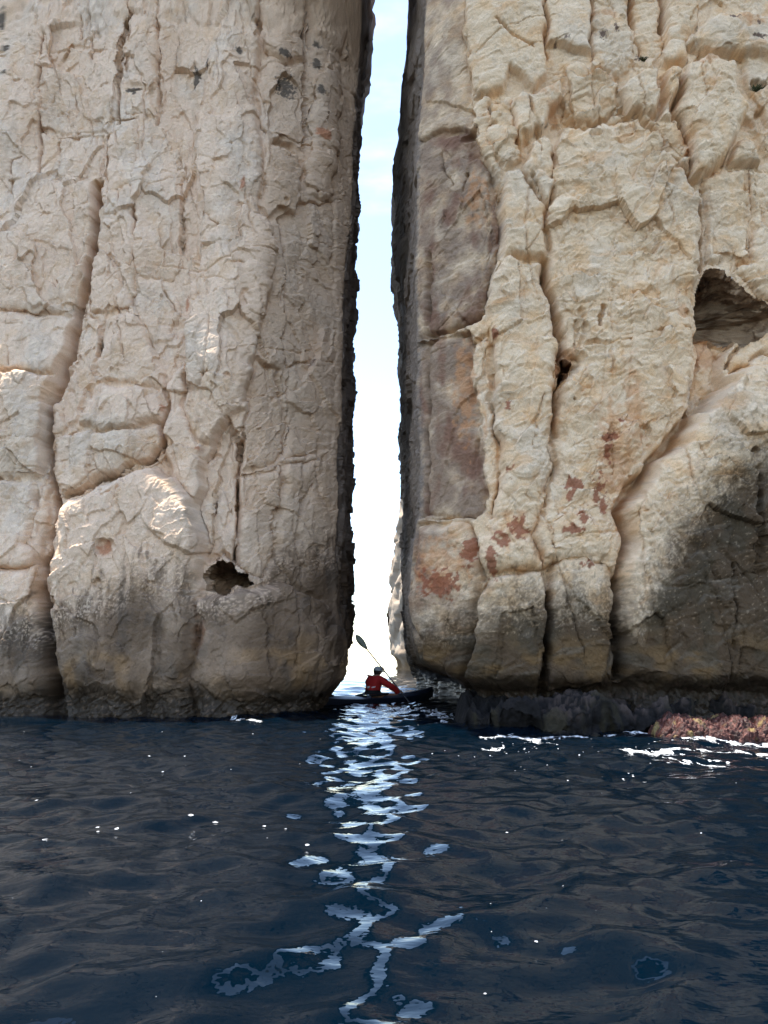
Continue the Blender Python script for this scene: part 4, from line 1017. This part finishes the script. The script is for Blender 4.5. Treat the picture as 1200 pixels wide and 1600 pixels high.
# ------------------------------------------------------------------ kayak, paddler, paddle
HEAD = math.radians(40)
KX, KY = -0.27, 17.4
def skin_mesh(name, verts, edges, radii, root, sub=2):
    """one continuous surface grown round a skeleton, returned as a plain mesh"""
    me = bpy.data.meshes.new(name); me.from_pydata(verts, edges, [])
    o = bpy.data.objects.new(name, me); C.objects.link(o)
    md = o.modifiers.new('skin', 'SKIN'); md.use_smooth_shade = True
    for k, rd in enumerate(radii):
        sv = me.skin_vertices[0].data[k]
        sv.radius = rd if isinstance(rd, tuple) else (rd, rd)
        sv.use_root = (k == root)
    ss = o.modifiers.new('sub', 'SUBSURF'); ss.levels = sub; ss.render_levels = sub
    dg = bpy.context.evaluated_depsgraph_get(); dg.update()
    out = bpy.data.meshes.new_from_object(o.evaluated_get(dg))
    bpy.data.objects.remove(o); bpy.data.meshes.remove(me)
    out.name = name
    return out

def tube(path, radii, n=10, cap=True):
    path = [Vector(p) for p in path]
    V = []; Fc = []
    for i, p in enumerate(path):
        d = (path[min(i + 1, len(path) - 1)] - path[max(i - 1, 0)]).normalized()
        a = d.cross(Vector((0.13, 0.21, 0.97))).normalized(); b = d.cross(a)
        r = radii[i] if isinstance(radii, (list, tuple)) else radii
        for k in range(n):
            t = 2 * math.pi * k / n
            V.append(p + (a * math.cos(t) + b * math.sin(t)) * r)
    for i in range(len(path) - 1):
        for k in range(n): Fc.append((i * n + k, i * n + (k + 1) % n, (i + 1) * n + (k + 1) % n, (i + 1) * n + k))
    if cap: Fc.append(tuple(range(n))[::-1]); Fc.append(tuple((len(path) - 1) * n + k for k in range(n)))
    return V, Fc

def py_mesh(name, V, Fc, sm=True):
    me = bpy.data.meshes.new(name); me.from_pydata([tuple(v) for v in V], [], Fc); me.update()
    if sm: me.polygons.foreach_set('use_smooth', np.ones(len(me.polygons), bool))
    return me

M_HULL = plain('kayak_plastic', (0.012, 0.016, 0.028), 0.35, 0.5, 0.2, 14)
M_DECK = plain('kayak_deck', (0.016, 0.022, 0.040), 0.4, 0.5, 0.2, 14)
M_RUB = plain('black_rubber', (0.012, 0.012, 0.012), 0.7, 0.3, 0.2, 60)
M_RED = plain('red_jacket_cloth', (0.42, 0.022, 0.020), 0.75, 0.25, 0.18, 35)
M_SKIN = plain('skin', (0.36, 0.20, 0.14), 0.55, 0.35, 0.08, 30)
M_CAP = plain('cap_cloth', (0.42, 0.44, 0.42), 0.85, 0.2, 0.12, 50)
M_HAIR = plain('dark_hair', (0.03, 0.02, 0.015), 0.6, 0.3, 0.2, 80)
M_WHT = plain('reflective_cloth', (0.75, 0.74, 0.72), 0.5, 0.4, 0.1, 60)
M_DRK = plain('dark_trousers', (0.02, 0.02, 0.03), 0.8, 0.2, 0.1, 40)
M_SHAFT = plain('paddle_shaft', (0.035, 0.035, 0.04), 0.4, 0.5, 0.1, 40)
M_BLADE = plain('paddle_blade', (0.66, 0.68, 0.58), 0.45, 0.45, 0.15, 18)  # base colour lightened for the backlit glow of the blade

def thin(m, amount):
    """let light through a thin blade"""
    t = m.node_tree; b = t.nodes['Principled BSDF']; out = t.nodes['Material Output']
    tr = N(t, 'ShaderNodeBsdfTranslucent'); tr.inputs['Color'].default_value = (0.62, 0.66, 0.50, 1)
    mx = N(t, 'ShaderNodeMixShader'); mx.inputs[0].default_value = amount
    t.links.new(b.outputs[0], mx.inputs[1]); t.links.new(tr.outputs[0], mx.inputs[2]); t.links.new(mx.outputs[0], out.inputs['Surface'])
thin(M_BLADE, 0.5)

def kayak():
    root = empty('kayak', (KX, KY, 0)); root.rotation_euler.z = HEAD
    tag(root, 'low dark blue sea kayak pointing right and away inside the passage', 'kayak')
    n = 40; m = 22; Lb = 1.9
    V = []; Fc = []
    for i in range(n + 1):
        u = -1 + 2 * i / n
        w = 0.29 * max(1 - abs(u) ** 2.3, 0.0) ** 0.8 + 0.012
        keel = -0.11 + 0.20 * abs(u) ** 4
        sheer = 0.11 + 0.13 * abs(u) ** 3
        for k in range(m):
            t = math.pi + math.pi * k / (m - 1)
            cx, sz = math.cos(t), math.sin(t)
            y = w * math.copysign(abs(cx) ** 0.75, cx); z = sheer + (sheer - keel) * math.copysign(abs(sz) ** 0.8, sz)
            V.append((u * Lb * (1 + 0.02 * (z > 0.2)), y, z))
    for i in range(n):
        for k in range(m - 1): Fc.append((i * m + k, i * m + k + 1, (i + 1) * m + k + 1, (i + 1) * m + k))
    link('hull', py_mesh('hull', V, Fc), M_HULL, root)
    V = []; Fc = []; m2 = 13
    for i in range(n + 1):
        u = -1 + 2 * i / n
        w = 0.29 * max(1 - abs(u) ** 2.3, 0.0) ** 0.8 + 0.014
        sheer = 0.11 + 0.13 * abs(u) ** 3
        for k in range(m2):
            t = -1 + 2 * k / (m2 - 1)
            hole = (u * Lb / 0.42 + 0.0) ** 2 + (t * w / 0.24) ** 2 < 0.8
            z = sheer + 0.055 * (1 - t * t) * (1 + 0.5 * (u > 0.1)) - (0.05 if hole else 0)
            V.append((u * Lb, t * w, z + 0.003))
    for i in range(n):
        for k in range(m2 - 1): Fc.append((i * m2 + k, (i + 1) * m2 + k, (i + 1) * m2 + k + 1, i * m2 + k + 1))
    dk = link('deck', py_mesh('deck', V, Fc), M_DECK, root)
    ring = [(0.44 * math.cos(a), 0.245 * math.sin(a), 0.185 + 0.02 * math.cos(a)) for a in np.linspace(0, 2 * math.pi, 33)]
    link('cockpit_coaming', py_mesh('cockpit_coaming', *tube(ring, 0.018, 8)), M_RUB, root)
    for xx in (1.25, -1.25):
        vv = [(xx + 0.17 * math.cos(a) * s, 0.12 * math.sin(a) * s, 0.20 + h) for s, h in ((1.0, 0.0), (0.92, 0.02), (0.0, 0.024)) for a in np.linspace(0, 2 * math.pi, 20, endpoint=False)]
        ff = [(j * 20 + k, j * 20 + (k + 1) % 20, (j + 1) * 20 + (k + 1) % 20, (j + 1) * 20 + k) for j in (0, 1) for k in range(20)]
        link('hatch_cover', py_mesh('hatch_cover', vv, ff), M_RUB, dk)
    for sy in (-1, 1):
        ln = [(x_, sy * 0.16 * (1 - (abs(x_) / 2.3) ** 2), 0.182 + 0.12 * (abs(x_) / 2.25) ** 3) for x_ in np.linspace(0.55, 2.0, 10)]
        link('deck_line', py_mesh('deck_line', *tube(ln, 0.006, 6)), M_RUB, dk)
    return root
kayak()

RH = Vector((0.61, -0.30, 0.24)); LH = Vector((0.40, 0.10, 0.75))
AX = (LH - RH).normalized()

def person():
    root = empty('person', (KX, KY, 0)); root.rotation_euler.z = HEAD
    tag(root, 'paddler in red jacket and pale cap seated in the kayak, paddle raised', 'person')
    rw = RH + Vector((-0.07, -0.015, 0.01)); lw = LH + Vector((-0.07, 0.03, -0.035))
    v = [(0.0, 0, 0.16), (0.02, 0, 0.28), (0.06, 0, 0.42), (0.10, 0, 0.52), (0.135, 0, 0.595), (0.165, 0, 0.66), (0.175, 0, 0.735),
         (0.10, -0.16, 0.53), (0.30, -0.33, 0.37), tuple(rw), tuple(RH + Vector((-0.015, -0.02, 0.0))),
         (0.10, 0.16, 0.53), (0.27, 0.28, 0.50), tuple(lw), tuple(LH + Vector((-0.02, 0.02, -0.01))),
         (0.12, -0.10, 0.13), (0.55, -0.14, 0.16), (0.95, -0.10, 0.05), (0.12, 0.10, 0.13), (0.55, 0.14, 0.16), (0.95, 0.10, 0.05)]
    e = [(0, 1), (1, 2), (2, 3), (3, 4), (4, 5), (5, 6), (3, 7), (7, 8), (8, 9), (9, 10), (3, 11), (11, 12), (12, 13), (13, 14), (0, 15), (15, 16), (16, 17), (0, 18), (18, 19), (19, 20)]
    r = [0.13, 0.12, 0.125, 0.10, 0.05, 0.085, 0.075, 0.055, 0.042, 0.028, 0.032, 0.055, 0.042, 0.028, 0.032, 0.075, 0.055, 0.04, 0.075, 0.055, 0.04]
    body = skin_mesh('body', v, e, r, 0)
    bo = link('body', body, M_SKIN, root)
    # fingers closed round the shaft, a thumb on the other side, nose and ears
    for hand, away in ((RH, Vector((-0.4, -1, 0.1))), (LH, Vector((-0.6, 0.8, -0.4)))):
        a = (away - AX * away.dot(AX)).normalized(); b = AX.cross(a)
        for k, ln in enumerate((0.92, 1.0, 0.96, 0.8)):
            o = hand + AX * (0.030 - 0.020 * k)
            pts = [o + (a * math.cos(t) + b * math.sin(t)) * 0.026 for t in np.linspace(0.2, 0.2 + 3.9 * ln, 6)]
            link('finger', py_mesh('finger', *tube(pts, [0.0095, 0.0098, 0.0092, 0.0088, 0.0082, 0.006], 7)), M_SKIN, bo)
        o = hand + AX * 0.045
        link('thumb', py_mesh('thumb', *tube([o + (a * math.cos(t) - b * math.sin(t)) * 0.027 for t in np.linspace(0.1, 2.3, 4)], [0.011, 0.011, 0.010, 0.007], 7)), M_SKIN, bo)
    def add(name, vf): link(name, py_mesh(name, *vf), M_SKIN, bo)
    add('nose', tube([(0.250, 0, 0.715), (0.268, 0, 0.695), (0.285, 0, 0.675), (0.262, 0, 0.662)], [0.008, 0.012, 0.016, 0.008], 8))
    for sy in (-1, 1): add('ear', tube([(0.165, sy * 0.078, 0.665), (0.160, sy * 0.092, 0.690), (0.165, sy * 0.088, 0.715)], [0.008, 0.014, 0.010], 8))
    add('mouth', tube([(0.255, -0.025, 0.640), (0.262, 0, 0.641), (0.255, 0.025, 0.640)], 0.006, 6))
    # hair under the cap
    def dome(cx, cz, rx, ry, rz, z0, tilt, n=24, m=8):
        V = []; Fc = []
        for j in range(m + 1):
            ph = z0 + (math.pi / 2 - z0) * j / m
            for k in range(n):
                a = 2 * math.pi * k / n
                x = rx * math.cos(ph) * math.cos(a); z = rz * math.sin(ph)
                V.append((cx + x * math.cos(tilt) + z * math.sin(tilt), ry * math.cos(ph) * math.sin(a), cz - x * math.sin(tilt) + z * math.cos(tilt)))
        for j in range(m):
            for k in range(n): Fc.append((j * n + k, j * n + (k + 1) % n, (j + 1) * n + (k + 1) % n, (j + 1) * n + k))
        return V, Fc
    link('hair', py_mesh('hair', *dome(0.155, 0.695, 0.094, 0.094, 0.10, -0.55, -0.15)), M_HAIR, root)
    cp = link('cap', py_mesh('cap', *dome(0.165, 0.715, 0.108, 0.104, 0.105, 0.0, 0.10)), M_CAP, root)
    V = []; Fc = []
    for j, (ra, dz) in enumerate(((0.10, 0.0), (0.14, -0.006), (0.185, -0.022))):
        for k in range(13):
            a = -1.1 + 2.2 * k / 12
            V.append((0.165 + ra * math.cos(a) * (1.0), min(ra, 0.115) * math.sin(a), 0.708 + dz - 0.02 * (math.sin(a)) ** 2))
    V += [(x, y, z + 0.008) for x, y, z in V]
    for o in (0, 39):
        for j in range(2):
            for k in range(12): Fc.append((o + j * 13 + k, o + j * 13 + k + 1, o + (j + 1) * 13 + k + 1, o + (j + 1) * 13 + k))
    link('visor', py_mesh('visor', V, Fc), M_CAP, cp)
    # jacket: torso and sleeves down to the wrists
    jv = [v[0], (0.015, 0, 0.26), (0.05, 0, 0.40), (0.085, 0, 0.50), (0.12, 0, 0.565),
          (0.09, -0.17, 0.525), (0.20, -0.26, 0.44), (0.30, -0.33, 0.365), tuple(rw - Vector((0.05, 0, 0))), tuple(rw),
          (0.09, 0.17, 0.525), (0.18, 0.24, 0.51), (0.27, 0.285, 0.50), tuple(lw + Vector((-0.06, 0.08, -0.12))), tuple(lw)]
    je = [(0, 1), (1, 2), (2, 3), (3, 4), (3, 5), (5, 6), (6, 7), (7, 8), (8, 9), (3, 10), (10, 11), (11, 12), (12, 13), (13, 14)]
    jr = [(0.185, 0.17), (0.18, 0.165), (0.195, 0.175), (0.145, 0.13), 0.085, 0.10, 0.088, 0.078, 0.060, 0.046, 0.10, 0.088, 0.078, 0.060, 0.046]
    jm = skin_mesh('jacket', jv, je, jr, 0)
    tx = bpy.data.textures.new('folds', 'CLOUDS'); tx.noise_scale = 0.09
    jo = link('jacket', jm, M_RED, root)
    dm = jo.modifiers.new('folds', 'DISPLACE'); dm.texture = tx; dm.strength = 0.045; dm.mid_level = 0.5
    # pale patches on the back and the dark tail of the spray deck
    for (x0, y0, z0, w, h) in ((-0.135, -0.03, 0.33, 0.05, 0.05), (-0.09, -0.135, 0.34, 0.06, 0.035)):
        q = [(x0 - 0.02, y0 + w / 2, z0), (x0 - 0.02 + abs(y0) * .3, y0 - w / 2, z0 + .01), (x0 + abs(y0) * .3, y0 - w / 2, z0 + h), (x0, y0 + w / 2, z0 + h - 0.01)]
        q2 = [(a + 0.02, b, c) for a, b, c in q]
        link('reflective_patch', py_mesh('reflective_patch', q + q2, [(0, 1, 2, 3), (7, 6, 5, 4), (0, 4, 5, 1), (1, 5, 6, 2), (2, 6, 7, 3), (3, 7, 4, 0)], False), M_WHT, jo)
    V = []; Fc = []
    for j, (ra, rb, zz) in enumerate(((0.42, 0.235, 0.200), (0.30, 0.20, 0.215), (0.20, 0.18, 0.24), (0.175, 0.165, 0.29))):
        for k in range(24):
            a = 2 * math.pi * k / 24
            V.append((0.02 + ra * math.cos(a), rb * math.sin(a), zz))
    for j in range(3):
        for k in range(24): Fc.append((j * 24 + k, j * 24 + (k + 1) % 24, (j + 1) * 24 + (k + 1) % 24, (j + 1) * 24 + k))
    link('spray_skirt', py_mesh('spray_skirt', V, Fc), M_RUB, root)
person()

def paddle():
    root = empty('paddle', (KX, KY, 0)); root.rotation_euler.z = HEAD
    tag(root, 'double-bladed kayak paddle with pale blade raised above the paddler', 'paddle')
    up = LH + AX * 0.62; dn = RH - AX * 0.50
    link('shaft', py_mesh('shaft', *tube([dn - AX * 0.1, dn, RH, LH, up, up + AX * 0.12], [0.012, 0.015, 0.015, 0.015, 0.015, 0.012], 10)), M_SHAFT, root)
    for base, d, face in ((up, AX, Vector((0.75, 0.55, 0.0))), (dn, -AX, Vector((1, 0.2, 0.2)))):
        nrm = (face - d * face.dot(d)).normalized(); side = d.cross(nrm)
        V = []; n = 18
        for lay in (0.006, -0.006):
            for i in range(n + 1):
                t = i / n
                w = 0.088 * (math.sin(math.pi * min(max(t * 0.93 + 0.05, 0), 1)) ** 0.62) * (0.72 + 0.38 * t)
                for s in (-1, -0.4, 0, 0.4, 1):
                    V.append(base + d * (0.44 * t) + side * (w * s) + nrm * (lay * (1 - 0.6 * abs(s)) + 0.025 * s * s - 0.02 * math.sin(math.pi * t)))
        Fc = []
        m = (n + 1) * 5
        for o in (0, m):
            for i in range(n):
                for k in range(4):
                    q = (o + i * 5 + k, o + i * 5 + k + 1, o + (i + 1) * 5 + k + 1, o + (i + 1) * 5 + k)
                    Fc.append(q if o else q[::-1])
        for i in range(n):
            for k in (0, 4):
                Fc.append((i * 5 + k, (i + 1) * 5 + k, m + (i + 1) * 5 + k, m + i * 5 + k))
        link('blade', py_mesh('blade', V, Fc), M_BLADE, root)
paddle()

# ------------------------------------------------------------------ tufts rooted in the right cliff
M_TUFT = plain('dry_leaf', (0.075, 0.080, 0.035), 0.8, 0.2, 0.4, 25)
def tuft(px, py, size, n, seed, label):
    x, z = on_wall(px, py, RC.D, RC.lean, 0.2)
    k = np.argmin((RC.P[..., 0] - x) ** 2 + (RC.P[..., 2] - z) ** 2 + 1e6 * (RC.P[..., 1] > RC.D + 1.6))
    p = RC.P.reshape(-1, 3)[k]
    root = empty('cliff_plant', tuple(p)); tag(root, label, 'plant', 'plants rooted in the right cliff')
    rng = np.random.RandomState(seed)
    V = []; Fc = []
    for i in range(n):
        d = Vector((rng.normal(0, .6), -abs(rng.normal(0.4, .4)), rng.normal(0.45, .5))).normalized()
        b = Vector((rng.normal(0, .3 * size), 0.02, rng.normal(0, .15 * size)))
        w = d.cross(Vector((rng.normal(), rng.normal(), rng.normal()))).normalized() * size * 0.06
        L = size * rng.uniform(0.5, 1.1)
        q = len(V)
        V += [b - w * .5, b + w * .5, b + d * L * .6 + w, b + d * L + Vector((0, 0, -0.15 * L)), b + d * L * .6 - w]
        Fc.append((q, q + 1, q + 2, q + 3, q + 4))
    link('foliage', py_mesh('foliage', V, Fc, False), M_TUFT, root)
    V, Fc = tube([(0, 0.04, -0.02), (0, -0.02, 0.0), (0.01, -0.05, 0.04)], [0.012, 0.010, 0.005], 6)
    link('stem', py_mesh('stem', V, Fc), M_TUFT, root)
tuft(1013, 80, 0.13, 160, 1, 'small dark green tuft beside the dark clefts near the top of the right cliff')
tuft(1190, 134, 0.14, 160, 2, 'small green tuft at the far right edge of the right cliff')
